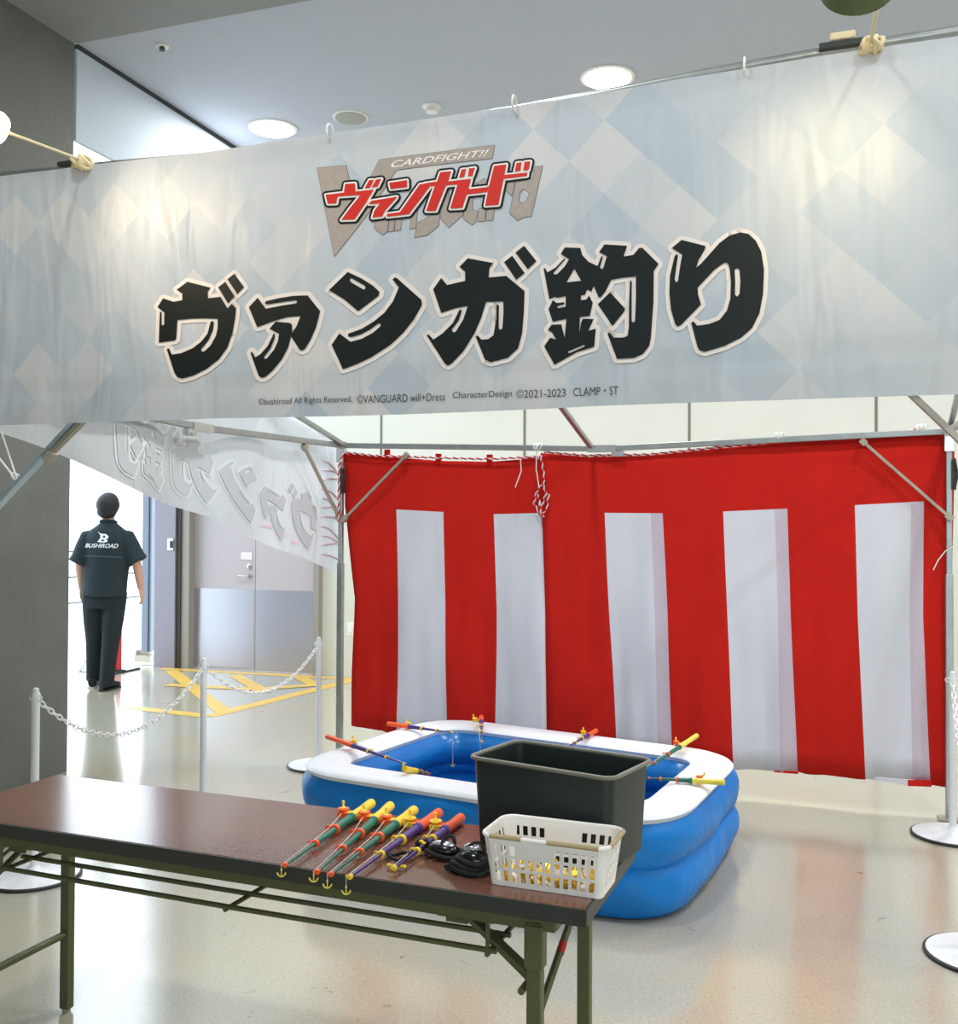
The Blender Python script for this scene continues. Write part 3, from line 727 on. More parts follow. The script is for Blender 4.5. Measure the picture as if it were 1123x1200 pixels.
c2 = curtain('striped_curtain', 'right red and white striped curtain, three white stripes, beside the right tent pole',
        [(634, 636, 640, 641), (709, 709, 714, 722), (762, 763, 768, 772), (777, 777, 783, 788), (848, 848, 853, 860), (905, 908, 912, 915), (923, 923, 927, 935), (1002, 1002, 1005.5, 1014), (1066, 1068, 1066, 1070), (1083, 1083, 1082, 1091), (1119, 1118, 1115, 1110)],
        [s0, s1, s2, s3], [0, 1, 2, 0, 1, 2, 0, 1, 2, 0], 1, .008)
# folded hem pieces
hem = [((908, 903), (936, 904), (936, 907), (908, 905), 0), ((985, 908), (1016, 909), (1064, 914), (1064, 920), 1), ((1064, 914), (1092, 914), (1092, 922), (1064, 921), 0)]
for a, b, c, d, mi in hem:
    q = MB(); P_ = CP-N*.012
    v_ = [gp(*x, P_, N) for x in (a, b, c, d)]; q.loft([v_, [x-N*.003 for x in v_]]); q.build('folded_hem', M['white' if mi else 'red'], c2)
# loops
def loops(t, xs, fn, up=.012, hh=.06):
    for x in xs:
        y = fn(x); p = gp(x, y, CP-N*.008, N)
        q = MB(); q.box(p+Z*up, .034, .016, hh, E, N); q.build('loop', M['red'], t)
loops(c1, (454, 514, 574), r0); loops(c2, (701, 840, 998), s0, .0, .03)
# twisted ropes
def rope(mb, pts, r=.0055, pitch=.05):
    P = []; 
    for a, b in zip(pts[:-1], pts[1:]):
        n = max(2, int((b-a).length/.006))
        for k in range(n): P.append(a.lerp(b, k/n))
    P.append(pts[-1]); L = 0
    s1_, s2_ = [], []
    for i, p in enumerate(P):
        t_ = (P[min(i+1, len(P)-1)]-P[max(i-1, 0)]).normalized(); a = t_.cross(N).normalized() if abs(t_.dot(N)) < .95 else t_.cross(Z).normalized(); b = t_.cross(a)
        if i: L += (p-P[i-1]).length
        th = 2*PI*L/pitch
        d = a*math.cos(th)*r*.62+b*math.sin(th)*r*.62; s1_.append(p+d); s2_.append(p-d)
    mb.mi = 0; mb.tube(s1_, r*.75, 6); mb.mi = 1; mb.tube(s2_, r*.75, 6)
def rp(px, py, off=.03): return gp(px, py, CP-N*off, N)
q = MB(); rope(q, [rp(403, 530), rp(440, 534), rp(514, 536.5), rp(574, 538), rp(634, 535)])
rope(q, [rp(403, 530, .06), rp(397.5, 545, .09), rp(397, 580, .09), rp(396.5, 612, .09)])
rope(q, [rp(634, 534, .04), rp(638, 560, .04), rp(636, 572, .04), rp(643, 580, .045), rp(641, 597, .045), rp(633, 603, .045), rp(626, 590, .045), rp(629, 576, .045), rp(636, 566, .05), rp(640, 578, .05), rp(634, 596, .05), rp(631, 580, .05), rp(634, 600, .05), rp(637, 606, .05)])
tag(q.build('rope', [M['white'], M['red']], None, True), 'twisted red and white rope carrying the left curtain, its end bundled at the middle', 'rope')
q = MB(); rope(q, [rp(x, s0(x)-1.5, .02) for x in (638, 690, 760, 800, 840, 880, 920, 960, 1000, 1040, 1075, 1112)])
tag(q.build('rope', [M['white'], M['red']], None, True), 'twisted red and white rope along the top of the right curtain', 'rope')
# white cord ties
def cord(name_, pts, label, r=.003):
    q = MB(); q.tube(pts, r, 6); return tag(q.build(name_, M['cord_white'], None, True), label, 'cord', 'white cord ties')
def knot(px, py, label, tails, cen=None, r=.02, rr=.0035, mt='cord_white', name_='cord_tie', cat='cord', group='white cord ties'):
    c = cen if cen is not None else gp(px, py, TN(0, 0), N); q = MB()
    big = mt == 'cream_cord'
    for k in range(7 if big else 5):
        j = 1.3 if big else .4
        ax = Vector((random.uniform(-j, j), random.uniform(-j, j), random.uniform(-j, j)))+E
        q.torus(c+E*(k-(3 if big else 2))*rr*(.8 if big else 2.2), r*(random.uniform(.6, 1) if big else 1), rr, ax, 16, 6)
    for tl in tails: q.tube(tl, rr*.8, 6)
    return tag(q.build(name_, M[mt], None, True), label, cat, group)
knot(631, 524, 'white cord tied round the back bar where the two curtains meet', [[rp(628, 527), rp(622, 521)], [rp(634, 525), rp(641, 519)], [rp(629, 526), rp(628.5, 550, .05), rp(632, 572, .06)], [rp(610, 536), rp(611, 552, .05), rp(604, 571, .06)], [rp(630, 526, .05), rp(631, 538, .05)]])
knot(914, 511, 'white cord tied on the back bar between the third and fourth loops', [[rp(911, 516), rp(912, 508)], [rp(919, 505), rp(921, 515)]])
knot(1079, 502, 'white cord tied on the back bar near the right pole', [[rp(1070, 508), rp(1086, 502)], [rp(1080, 498), rp(1080, 508), rp(1094, 508)]])
cord('cord', [rp(1118, 640, .08), rp(1108, 646, .07), rp(1100, 656, .07), rp(1094, 668, .07)], 'loose white cord end lying over the right curtain edge')
# left cords at the tent brace
c = gp(19, 559, TN(0, TD-.04), N)
q = MB(); q.torus(c, .018, .003, dirl, 14, 6); q.tube([c, gp(1, 505, TN(0, TD-.04), N)], .003, 6); q.tube([c-E*.01, gp(-8, 528, TN(0, TD-.04), N)], .0035, 6); q.tube([c, gp(23, 568, TN(0, TD-.04), N)], .003, 6)
tag(q.build('cord_tie', M['cord_white'], None, True), 'white cords tied round the bluish brace at the left edge', 'cord', 'white cord ties')

# ------------------------------------------------------------------ clip lamps on the banner rod
def on_rod(px): 
    p = gp(px, top_y(px)-2, P0, N); return p
kL = on_rod(98); lampL = gd(-5, 150, 2.75)
t = thing('clip_lamp', kL, 'glowing clip lamp on a thin arm at the left end of the banner rod', 'lamp')
q = MB(); q.tube([kL+Z*.01, lampL], .0045, 8); q.build('arm', M['cream_cord'], t, True)
aim = (gp(150, 235, P0, N)-lampL).normalized()
q = MB(); q.lathe([(.018, -.13), (.02, -.08), (.026, -.072)], lampL, aim, 20); q.build('socket', M['cream_cord'], t, True)
q = MB(); q.lathe([(.02, -.07), (.03, -.05), (.043, -.02), (.046, .0), (.041, .014), (.022, .022), (.003, .024)], lampL, aim, 28); q.build('bulb', M['bulbglow'], t, True)
q = MB(); q.box(kL+Z*.012-E*.05+N*.01, .11, .02, .012, E, N); q.build('clip', M['darkmetal'], t)
knot(0, 0, 'cream tape knotted round the rod at the left lamp', [], kL+Z*.0-N*.010, .026, .0065, 'cream_cord', 'tape_knot', 'tape knot', 'cream tape knots')
kR = on_rod(1021); lampR = gd(1006, -14, 2.0)
t = thing('clip_lamp', kR, 'olive shaded clip lamp standing above the right end of the banner rod', 'lamp')
q = MB(); q.tube([kR+Z*.01, gd(1027, 12, 2.15), lampR+Z*.05], .0045, 8); q.build('arm', M['cream_cord'], t, True)
aimR = (gp(985, 195, P0, N)-lampR).normalized()
q = MB(); q.lathe([(.03, -.10), (.045, -.07), (.07, .0), (.073, .0), (.048, -.07), (.03, -.11)], lampR, aimR, 28); q.build('lamp_shade', M['shade'], t, True)
q = MB(); q.ell(lampR-aimR*.012, .052, .052, .02, *(lambda a: (a.cross(Z).normalized(), a.cross(a.cross(Z)).normalized(), a))(aimR)); q.build('bulb', M['bulbglow'], t, True)
q = MB(); q.box(kR+Z*.016-E*.06, .12, .02, .014, E, N); q.build('clip', M['darkmetal'], t)
q = MB(); q.box(kR+Z*.04-E*.065+N*.01, .06, .02, .02, E, N); q.build('clip_pad', M['cream_cord'], t, bevel=.004)
knot(0, 0, 'cream tape knotted round the rod at the right lamp', [], kR-N*.010, .024, .0062, 'cream_cord', 'tape_knot', 'tape knot', 'cream tape knots')
for i, px in enumerate((387, 603, 873)):
    p = gp(px, top_y(px), P0, N); q = MB(); q.torus(p+Z*.005, .022, .003, E, 14, 6); q.build('x', M['cord_white'], None, True)
    o = bpy.context.scene.objects[-1] if False else None
for i, o in enumerate([x for x in COL.objects if x.name.startswith('x')]):
    o.name = 'cable_tie'; tag(o, ['white cable tie round the banner rod above the logo', 'white cable tie round the banner rod right of the logo', 'white cable tie round the banner rod left of the right lamp'][i], 'cable tie', 'cable ties on the banner rod')

# ------------------------------------------------------------------ folding table
TX = Vector((.3821, 2.456, 0)); TA = -.3714
te = Vector((math.cos(TA), math.sin(TA), 0)); tn = Vector((-math.sin(TA), math.cos(TA), 0))
def T(a, b, z): return TX-te*a-tn*b+Z*z
tab = thing('folding_table', T(.9, .225, 0), 'long brown-topped folding table with olive legs in the foreground', 'table')
q = MB(); q.box(T(.9, .225, .687), 1.796, .446, .026, te, tn); q.build('tabletop', M['laminate'], tab, bevel=.001)
q = MB()
for a, b, sx, sy in ((.9, 0, 1.804, .006), (.9, .45, 1.804, .006), (0, .225, .006, .45), (1.8, .225, .006, .45)): q.box(T(a, b, .682), sx, sy, .034, te, tn)
q.box(T(.9, .225, .669), 1.79, .44, .01, te, tn)
q.build('edge_band', M['edge'], tab)
q = MB()
for b in (.03, .42): q.box(T(.9, b, .650), 1.66, .022, .03, te, tn)
for a in (.08, 1.72): q.box(T(a, .225, .650), .022, .39, .03, te, tn)
q.build('apron_rail', M['olive'], tab)
for a in (.115, 1.73):
    for b in (.03, .42):
        q = MB(); q.box(T(a, b, .33), .032, .028, .64, te, tn); lg = q.build('leg', M['olive'], tab, bevel=.003)
        q = MB(); q.box(T(a, b, .60), .04, .036, .09, te, tn); q.build('leg_socket', M['olive'], lg, bevel=.003)
        q = MB(); q.lathe([(.011, .0), (.014, .008), (.012, .02)], T(a, b, 0), Z, 12); q.build('rubber_foot', M['rubber'], lg, True)
    q = MB(); q.tube([T(a, .03, .235), T(a, .42, .235)], .011, 12); q.build('leg_stretcher', M['olive'], tab, True)
    s = 1 if a < 1 else -1
    q = MB(); q.tube([T(a-.005*s, .045, .62), T(a+.0, .41, .44)], .009, 10); st = q.build('stay_rod', M['olive'], tab, True)
    if a < 1:
        q = MB(); q.tube([T(a-.003*s, .045+.365*.5, .62-.09), T(a-.003*s, .045+.365*.57, .62-.1026)], .0098, 10); q.build('tape_mark', M['redtape'], st, True)
    # folding brace on the front leg
    q = MB(); q.bar(T(a+.165*s, .405, .642), T(a+.01*s, .405, .53), .006, .030, up=tn); q.bar(T(a+.19*s, .395, .645), T(a+.01*s, .395, .505), .008, .010, up=tn)
    q.box(T(a+.165*s, .402, .645), .13, .006, .045, te, tn); q.box(T(a+.185*s, .402, .628), .05, .006, .03, te, tn)
    q.tube([T(a+.03*s, .425, .50), T(a+.03*s, .38, .50)], .008, 8); q.build('folding_brace', M['olive'], tab)
    q = MB(); q.bar(T(a+.10*s, .045, .64), T(a+.012*s, .045, .595), .006, .016, up=tn); q.build('folding_brace', M['olive'], tab)
q = MB()
for b in (.425, .335, .245, .155, .065): q.tube([T(.20, b, .575), T(.9, b, .573), T(1.6, b, .575)], .0065, 8)
q.tube([T(1.62, .42, .575), T(1.80, .42, .575)], .006, 8)
for a in (.22, .88, 1.58): q.tube([T(a, .06, .567), T(a, .43, .567)], .006, 8)
for a in (.22, .88, 1.58):
    for b in (.07,): q.tube([T(a, b, .567), T(a, b, .64)], .005, 8)
for a in (.22, 1.58): q.tube([T(a, .425, .567), T(a, .425, .64)], .005, 8)
q.build('under_shelf', M['olive'], tab, True)

# ------------------------------------------------------------------ black bin on table
ZT = .701
def rrect(cx, cy, hx, hy, r, ax, ay, z, n=6):
    pts = []
    for (sx, sy, a0) in ((1, 1, 0), (-1, 1, PI/2), (-1, -1, PI), (1, -1, 3*PI/2)):
        for k in range(n+1):
            a = a0+PI/2*k/n; pts.append(Vector((cx, cy, 0))+ax*(sx*(hx-r)+r*math.cos(a))+ay*(sy*(hy-r)+r*math.sin(a))+Z*z)
    return pts
zt = .915
A_ = gz(543, 886, zt); C_ = gz(742, 881, zt); D_ = gz(716, 913, zt)
ba = (D_-A_); bw = ba.length; ba.normalize(); bb = Vector((-ba.y, ba.x, 0)); bd = abs((C_-A_).dot(bb))
bd = min(bd, .235); bc = A_+ba*(bw/2)+bb*(bd/2+.012)
print('bin', bw, bd)
t = thing('storage_bin', (bc.x, bc.y, ZT), 'tall black open rectangular bin standing on the table behind the white basket', 'bin')
hx, hy = bw/2, bd/2
q = MB(); R = [rrect(bc.x, bc.y, hx-.02, hy-.02, .02, ba, bb, ZT), rrect(bc.x, bc.y, hx-.009, hy-.009, .025, ba, bb, zt-.008), rrect(bc.x, bc.y, hx-.012, hy-.012, .023, ba, bb, zt-.008), rrect(bc.x, bc.y, hx-.024, hy-.024, .02, ba, bb, ZT+.006)]
q.loft(R); q.build('body', M['bin'], t, True)
q = MB(); rim = rrect(bc.x, bc.y, hx-.004, hy-.004, .028, ba, bb, zt-.005); q.tube(rim, .0055, 8, closed=True); q.build('rim', M['bin_rim'], t, True)

# ------------------------------------------------------------------ white basket
zr = .80
a1 = gz(577, 1036, ZT); a2 = gz(702, 1054, ZT); kx = (a2-a1).normalized(); ky = Vector((-kx.y, kx.x, 0)); kw = (a2-a1).length+.012; kd = .128
kc = (a1+a2)/2+ky*(kd/2)
print('basket', kw)
t = thing('basket', (kc.x, kc.y, ZT), 'white plastic slotted basket holding gold pieces at the table corner', 'basket')
H = .108
def wallpanel(mb, p0, p1, out, cols, rowz, holes):
    """p0->p1 along bottom; lattice with holes(i,j) True"""
    d = (p1-p0); L = d.length; d.normalize()
    us = [0]; 
    for c in range(cols): us += [(c+.20)/cols, (c+.80)/cols]
    us.append(1)
    nrow = len(rowz)
    for i in range(len(us)-1):
        for j in range(nrow-1):
            hole = i % 2 == 1 and j % 2 == 1 and holes((i-1)//2, (j-1)//2)
            if hole: continue
            vs = []
            for off in (0, .0025):
                for (u, z) in ((us[i], rowz[j]), (us[i+1], rowz[j]), (us[i+1], rowz[j+1]), (us[i], rowz[j+1])):
                    fl_ = z/H; ex = (u-.5)*2*.012*fl_
                    vs.append(p0+d*(L*u+ex)+Z*z+out*(fl_*.014-off))
            mb.add(vs, [(0, 1, 2, 3), (7, 6, 5, 4), (0, 4, 5, 1), (1, 5, 6, 2), (2, 6, 7, 3), (3, 7, 4, 0)])
q = MB(); rz = [0, .011, .034, .040, .063, .069, .090, H]
cs = [kc-kx*kw/2-ky*kd/2, kc+kx*kw/2-ky*kd/2, kc+kx*kw/2+ky*kd/2, kc-kx*kw/2+ky*kd/2]
cs = [Vector((c.x, c.y, ZT)) for c in cs]
ins = .014
def side(i, cols, holes):
    a = cs[i]; b = cs[(i+1) % 4]; d = (b-a).normalized(); out = Vector((d.y, -d.x, 0))
    wallpanel(q, a+d*ins, b-d*ins, out, cols, rz, holes)
side(0, 12, lambda i, j: not (j == 2 and 3 <= i <= 6)); side(1, 5, lambda i, j: True); side(2, 12, lambda i, j: not (4 <= i <= 7 and j == 2)); side(3, 5, lambda i, j: True)
# corners
for i in range(4):
    a = cs[i]; dp = (a-cs[i-1]).normalized(); dn = (cs[(i+1) % 4]-a).normalized(); op = Vector((dp.y, -dp.x, 0)); on = Vector((dn.y, -dn.x, 0))
    cen = a-dp*ins+dn*ins
    rings = []
    for z in (0, H*.5, H):
        fl_ = z/H; ring = []
        for k in range(7):
            th = PI/2*k/6; ring.append(cen+Z*z+(op*math.cos(th)+on*math.sin(th))*(ins+.014*fl_)+(dp-dn)*.012*fl_*0)
        for k in range(6, -1, -1):
            th = PI/2*k/6; ring.append(cen+Z*z+(op*math.cos(th)+on*math.sin(th))*(ins+.014*fl_-.0025))
        rings.append(ring)
    q.loft(rings)
q.build('body', M['basket'], t, True)
q = MB(); q.loft([rrect(kc.x, kc.y, kw/2, kd/2, ins, kx, ky, ZT), rrect(kc.x, kc.y, kw/2, kd/2, ins, kx, ky, ZT+.004)]); q.build('base', M['basket'], t)
def rimpt(u):  # loop
    return u
rpts = rrect(kc.x, kc.y, kw/2+.016, kd/2+.016, .03, kx, ky, ZT+H, 8)
dense = []
for i, p in enumerate(rpts):
    b = rpts[(i+1) % len(rpts)]; n = max(1, int((b-p).length/.012))
    for k in range(n):
        r = p.lerp(b, k/n); x = (r-kc).dot(kx)/(kw/2+.016)
        dense.append(r-Z*(.0))
q = MB(); q.tube(dense, .0048, 8, closed=True); q.build('rim', M['basket'], t, True)
q = MB(); y0 = kc-ky*(kd/2+.017)+Z*(ZT+H-kc.z+.001)
for (u0, u1) in ((-.95, -.38), (.08, .98)): q.tube([y0+kx*(kw/2)*u0, y0+kx*(kw/2)*u1], .0055, 8)
y1 = kc+kx*(kw/2+.017)+Z*(ZT+H-kc.z+.001); q.tube([y1-ky*kd*.45, y1+ky*kd*.45], .0055, 8)
q.build('grip_strip', M['basket_grip'], t, True)
# gold pieces
proto = None
for k in range(110):
    lay = k//40; x = random.uniform(-.46, .46)*(kw-.03); y = random.uniform(-.44, .44)*(kd-.025)
    if k < 60: y = -(kd/2-.012)+random.uniform(0, .02)
    p = Vector((kc.x, kc.y, ZT))+kx*x+ky*y+Z*(.009+random.uniform(0, .022)+ (.012 if x < -.02 and k > 60 else 0))
    if proto is None:
        q = MB(); q.lathe([(.0085, -.0012), (.0095, 0), (.0085, .0012)], (0, 0, 0), Z, 10); q.mi = 0
        o = q.build('gold_coin', M['gold']); proto = o
    else: o = proto.copy(); COL.objects.link(o)
    o.location = p; o.rotation_euler = (random.uniform(-1.3, 1.3), random.uniform(-1.3, 1.3), random.uniform(0, 6))
    tag(o, 'small shiny gold piece lying in the white basket', 'coin', 'gold pieces in the white basket')

# ------------------------------------------------------------------ toy fishing rods
def anchor(mb, p, s=.0088):
    side = cr; mb.tube([p, p-Z*s*1.6], s*.14, 6); mb.torus(p+Z*s*.2, s*.2, s*.09, cf, 10, 6)
    mb.tube([p-Z*s*1.6+side*s*math.sin(a)*1.0+Z*s*(1-math.cos(a))*1.0 for a in [(-1.25+2.5*k/10) for k in range(11)]], s*.17, 6)
    for sg in (-1, 1): mb.lathe([(s*.26, 0), (.0005, s*.5)], p-Z*s*.95+side*s*.95*sg, Z+side*sg*.4, 6)
def rod(p0, p1, hc, rc, sc_, label, group, reel_side=1, drop=None, r0=.010, hlen=.27, line_tail=None, up=Z):
    p0 = Vector(p0); p1 = Vector(p1); d = (p1-p0); L = d.length; d.normalize(); side = d.cross(up).normalized(); u = side.cross(d)
    t = thing('toy_fishing_rod', p0, label, 'toy fishing rod', group)
    q = MB(); h = L*hlen; q.lathe([(r0*.5, 0), (r0*.95, .003), (r0, .01), (r0*.9, h*.5), (r0*1.0, h)], p0, d, 16); q.build('handle', M[hc], t, True)
    q = MB(); l1 = h+L*.2; l2 = l1+L*.22
    q.lathe([(r0*1.0, h-.002), (r0*1.02, h+.012), (r0*.85, h+.014), (r0*.72, l1)], p0, d, 14); q.lathe([(r0*.55, l1), (r0*.48, l2)], p0, d, 12); q.lathe([(r0*.32, l2), (r0*.2, L)], p0, d, 10)
    q.build('shaft', M[sc_], t, True)
    for (l, rr) in ((l1, r0*.85), (l2, r0*.62), (L-.003, r0*.38)):
        q = MB(); q.lathe([(rr, -.005), (rr*1.15, -.003), (rr*1.15, .003), (rr, .005)], p0+d*l, d, 14); q.torus(p0+d*l+side*reel_side*rr*1.7, rr*.62, rr*.22, d, 12, 6); q.build('guide_ring', M[rc], t, True)
    # reel
    rcn = p0+d*h*.80+side*reel_side*r0*2.7+u*r0*.35
    q = MB(); q.mi = 0; q.box(p0+d*(h*.80+.014)+side*reel_side*r0*2.2, .006, r0*2.6, .012, d, side, u); q.lathe([(r0*1.2, -.010), (r0*1.2, -.007), (r0*.7, -.006), (r0*.7, .005), (r0*1.2, .006), (r0*1.2, .009)], rcn, u, 16)
    rl = q.build('reel', M[rc], t, True)
    q = MB(); q.box(p0+d*h*.80+side*reel_side*r0*1.5, .022, r0*2.4, r0*.95, d, side, u); q.build('reel_seat', M[hc], t, bevel=.003)
    q = MB(); q.lathe([(r0*.5, .008), (r0*.55, .011)], rcn, u, 10); q.tube([rcn+u*.011, rcn+u*.011-d*.018+side*reel_side*.008], .0022, 6); q.lathe([(.0035, 0), (.004, .012)], rcn+u*.011-d*.018+side*reel_side*.008, u, 8); q.build('reel_crank', M['lemon' if rc == 'orange' else 'yellow'], rl, True)
    g = [rcn+side*reel_side*0] + [p0+d*l+side*reel_side*rr*1.7 for (l, rr) in ((l1, r0*.85), (l2, r0*.62), (L, r0*.38))]
    if drop is not None: g.append(g[-1]-Z*drop)
    q = MB(); q.tube(g, .0009, 5); q.build('line', M['line'], t, True)
    if drop is not None:
        q = MB(); anchor(q, g[-1]); q.build('anchor_hook', M['lemon'], t, True)
    return t
zr_ = ZT+.0145
gt = 'toy fishing rods laid on the table'
rods = [((436, 941), (334, 1014), 'yellow', 'orange', 'green', 'toy fishing rod with green shaft and yellow handle, leftmost of those on the table', .012),
        ((458, 944), (372, 1022), 'yellow', 'orange', 'green', 'toy fishing rod with green shaft and yellow handle, second from left on the table', .008),
        ((486, 949), (388, 1025), 'yellow', 'orange', 'green', 'toy fishing rod with green shaft beside the purple ones on the table', .016),
        ((515, 952), (410, 1028), 'orange', 'yellow', 'purple', 'toy fishing rod with purple shaft whose yellow hook hangs over the table edge', .024),
        ((541, 958), (462, 1018), 'orange', 'yellow', 'purple', 'toy fishing rod with purple shaft and orange handle running under the black straps', None)]
for a, b, hc, rc, scn, lab, dr in rods: rod(gz(*a, zr_), gz(*b, zr_-.004), hc, rc, scn, lab, gt, 1, dr, r0=.0132)
# hook pair of the last rod
for px, py, lb in ((459, 1014, 'left'), (471, 1015, 'right')):
    q = MB(); p = gz(px, py, ZT+.006); q.tube([p-te*.006, p+te*.006], .0035, 8); q.ell(p-te*.007, .005, .005, .004); q.ell(p+te*.007, .005, .005, .004)
    tag(q.build('toy_hook', M['yellow'], None, True), 'small yellow plastic hook on the table by the black straps, the %s one' % lb, 'toy hook')
PZ = .392
zp = PZ+.024
gpz = 'toy fishing rods resting on the pool rim'
rod(gz(383, 863, zp+.03), gz(474, 895, zp), 'orange', 'yellow', 'purple', 'toy fishing rod with orange handle over the left corner of the pool', gpz, -1, None, r0=.0125, hlen=.36)
rod(gz(454, 848, zp+.01), gz(530, 858.5, zp+.005), 'orange', 'yellow', 'purple', 'toy fishing rod with orange handle on the far left pool rim, its line hanging down', gpz, -1, .16, r0=.0125, hlen=.34)
rod(gz(564, 840, zp+.03), gz(565, 869, zp), 'orange', 'yellow', 'purple', 'toy fishing rod pointing at the viewer from the far pool rim', gpz, 1, .05, r0=.0125, hlen=.2)
rod(gz(699, 856, zp+.01), gz(664, 876, zp), 'orange', 'yellow', 'purple', 'toy fishing rod with orange handle on the far pool rim behind the black bin', gpz, 1, None, r0=.012, hlen=.3)
rod(gz(817, 862, zp+.03), gz(748, 907, zp), 'lemon', 'orange', 'green', 'toy fishing rod reaching from the far right pool rim, line in the water', gpz, 1, .13, r0=.0125, hlen=.33)
rod(gz(850, 917, zp+.01), gz(760, 912, zp), 'lemon', 'orange', 'green', 'toy fishing rod with yellow handle lying across the right pool rim', gpz, 1, None, r0=.0125, hlen=.42)
pb = gz(474, 901, zp+.02); pt = gd(503, 907, (pb-CAM).dot(cf)+.30)
rod(pb, pt, 'yellow', 'orange', 'green', 'toy fishing rod with yellow handle on the near pool rim, pointing into the pool', gpz, -1, None, r0=.014, hlen=.45)

# ------------------------------------------------------------------ black strap things
def loop_pts(c, rx, ry, ax, ay, n=28, wob=.0, zz=0): return [c+ax*rx*math.cos(2*PI*k/n)*(1+wob*math.sin(3*2*PI*k/n))+ay*ry*math.sin(2*PI*k/n)+Z*(zz+.004*math.sin(4*PI*k/n)) for k in range(n)]
c = gz(466, 1003, ZT+.006); t = thing('elastic_strap', gz(480, 1003, ZT), 'thin black elastic strap curled into a loop beside the yellow hooks', 'strap')
q = MB(); q.tube(loop_pts(c, .022, .022, te, tn), .0042, 8, closed=True); q.tube([gz(478, 1002, ZT+.008), gz(488, 996, ZT+.01), gz(497, 990, ZT+.016), gz(500, 984, ZT+.02)], .0055, 8); q.build('loop', M['black'], t, True)
q = MB(); q.torus(gz(495, 990, ZT+.02), .012, .006, cf+Z*.5, 18, 8); q.build('strap_ring', M['black'], t, True)
q = MB(); q.ell(gz(494, 986, ZT+.031), .006, .004, .004); q.ell(gz(497, 988, ZT+.028), .005, .004, .003); q.build('yellow_bead', M['yellow'], t, True)
c = gz(520, 1003, ZT+.004)
t = thing('head_lamp', c, 'oval black strapped lamp with silver face between the thin strap and the bundle', 'head lamp')
q = MB(); q.ell(c+Z*.016, .040, .024, .016, te, tn, Z); q.build('housing', M['blackgloss'], t, True)
q = MB(); q.ell(c+Z*.024, .030, .016, .012, te, tn, Z); q.build('silver_face', M['silver'], t, True)
q = MB(); q.tube(loop_pts(c+Z*.03+te*.008+tn*.008, .016, .014, te, Z), .0045, 8, closed=True); q.tube(loop_pts(c+Z*.008, .044, .028, te, tn, wob=.05), .005, 8, closed=True); q.tube([c+Z*.022-tn*.02+te*.002, c+Z*.04, c+Z*.03+tn*.015], .005, 8); q.build('strap', M['black'], t, True)
c = gz(551, 1020, ZT+.004)
t = thing('head_lamp', c, 'black strapped lamp with a glossy silver dome against the white basket', 'head lamp')
q = MB(); q.ell(c+Z*.022+te*.006+tn*.01, .034, .026, .022, te, tn, Z); q.build('housing', M['blackgloss'], t, True)
q = MB(); q.ell(c+Z*.040-te*.004+tn*.022, .022, .016, .014, te, tn, Z); q.build('silver_dome', M['silver'], t, True)
q = MB(); q.tube(loop_pts(c+Z*.004, .045, .03, te, tn, wob=.06), .006, 8, closed=True); q.tube(loop_pts(c+Z*.014-te*.003, .040, .026, te, tn, wob=.08), .006, 8, closed=True); q.tube(loop_pts(c+Z*.024+te*.004, .034, .024, te, tn, wob=.05), .006, 8, closed=True)
q.tube([c-te*.03+Z*.01, c-te*.046+Z*.006-tn*.005, c-te*.052-tn*.012+Z*.006, c-te*.046-tn*.018+Z*.006], .0075, 8); q.tube(loop_pts(c+Z*.042+te*.006+tn*.014, .022, .016, te, Z), .003, 8, closed=True)
q.build('strap', M['black'], t, True)

# ------------------------------------------------------------------ inflatable pool
PB = [gz(513, 839.5, PZ), gz(872, 884, PZ), gz(787, 968, PZ), gz(328, 898, PZ)]    # outer rim corners BL BR FR FL
for p in PB: print('pool', tuple(round(c_, 2) for c_ in p))
ctr = sum(PB, Vector((0, 0, 0)))/4
def pool_path(inset, z, n=14, rad=.34):
    # rounded quadrilateral
    P = [Vector((p.x, p.y, 0)) for p in PB]; out = []
    # inset polygon
    Q = []
    for i in range(4):
        a = P[i-1]; b = P[i]; c = P[(i+1) % 4]
        d1 = (b-a).normalized(); d2 = (c-b).normalized(); n1 = Vector((d1.y, -d1.x, 0)); n2 = Vector((d2.y, -d2.x, 0))
        if n1.dot(Vector((ctr.x, ctr.y, 0))-b) < 0: n1 = -n1
        if n2.dot(Vector((ctr.x, ctr.y, 0))-b) < 0: n2 = -n2
        k = 1/(1+n1.dot(n2)); Q.append(b+(n1+n2)*inset*k)
    r = max(.05, rad-inset)
    for i in range(4):
        b = Q[i]; a = Q[i-1]; c = Q[(i+1) % 4]
        d1 = (a-b).normalized(); d2 = (c-b).normalized(); ang = d1.angle(d2); tl = r/math.tan(ang/2)*1.0
        s = b+d1*tl; e = b+d2*tl
        for k in range(n):
            u = k/(n-1); out.append((s*(1-u)*(1-u)+b*2*u*(1-u)*1.0+e*u*u))
        # straight part
        nx = Q[(i+1) % 4]; nd1 = (b-nx).normalized(); nd2 = (Q[(i+2) % 4]-nx).normalized(); tl2 = r/math.tan(nd1.angle(nd2)/2)
        s2_ = nx+nd1*tl2
        for k in range(1, 12): out.append(e.lerp(s2_, k/12))
    return [Vector((p.x, p.y, z)) for p in out]
def ringset(prof): return [pool_path(i_, z_) for i_, z_ in prof]
pool = thing('inflatable_pool', (ctr.x, ctr.y, 0), 'blue inflatable paddling pool with a white rim in front of the striped curtains', 'pool')
def bulge(n, z0, z1, base, amp, sgn=-1, pw=.75):
    pr = []; hgt = (z1-z0)/n
    for i in range(n):
        for k in range(9):
            a = PI*k/8; pr.append((base+sgn*amp*max(0, math.sin(a))**pw, z1-hgt*i-hgt*k/8))
    return pr
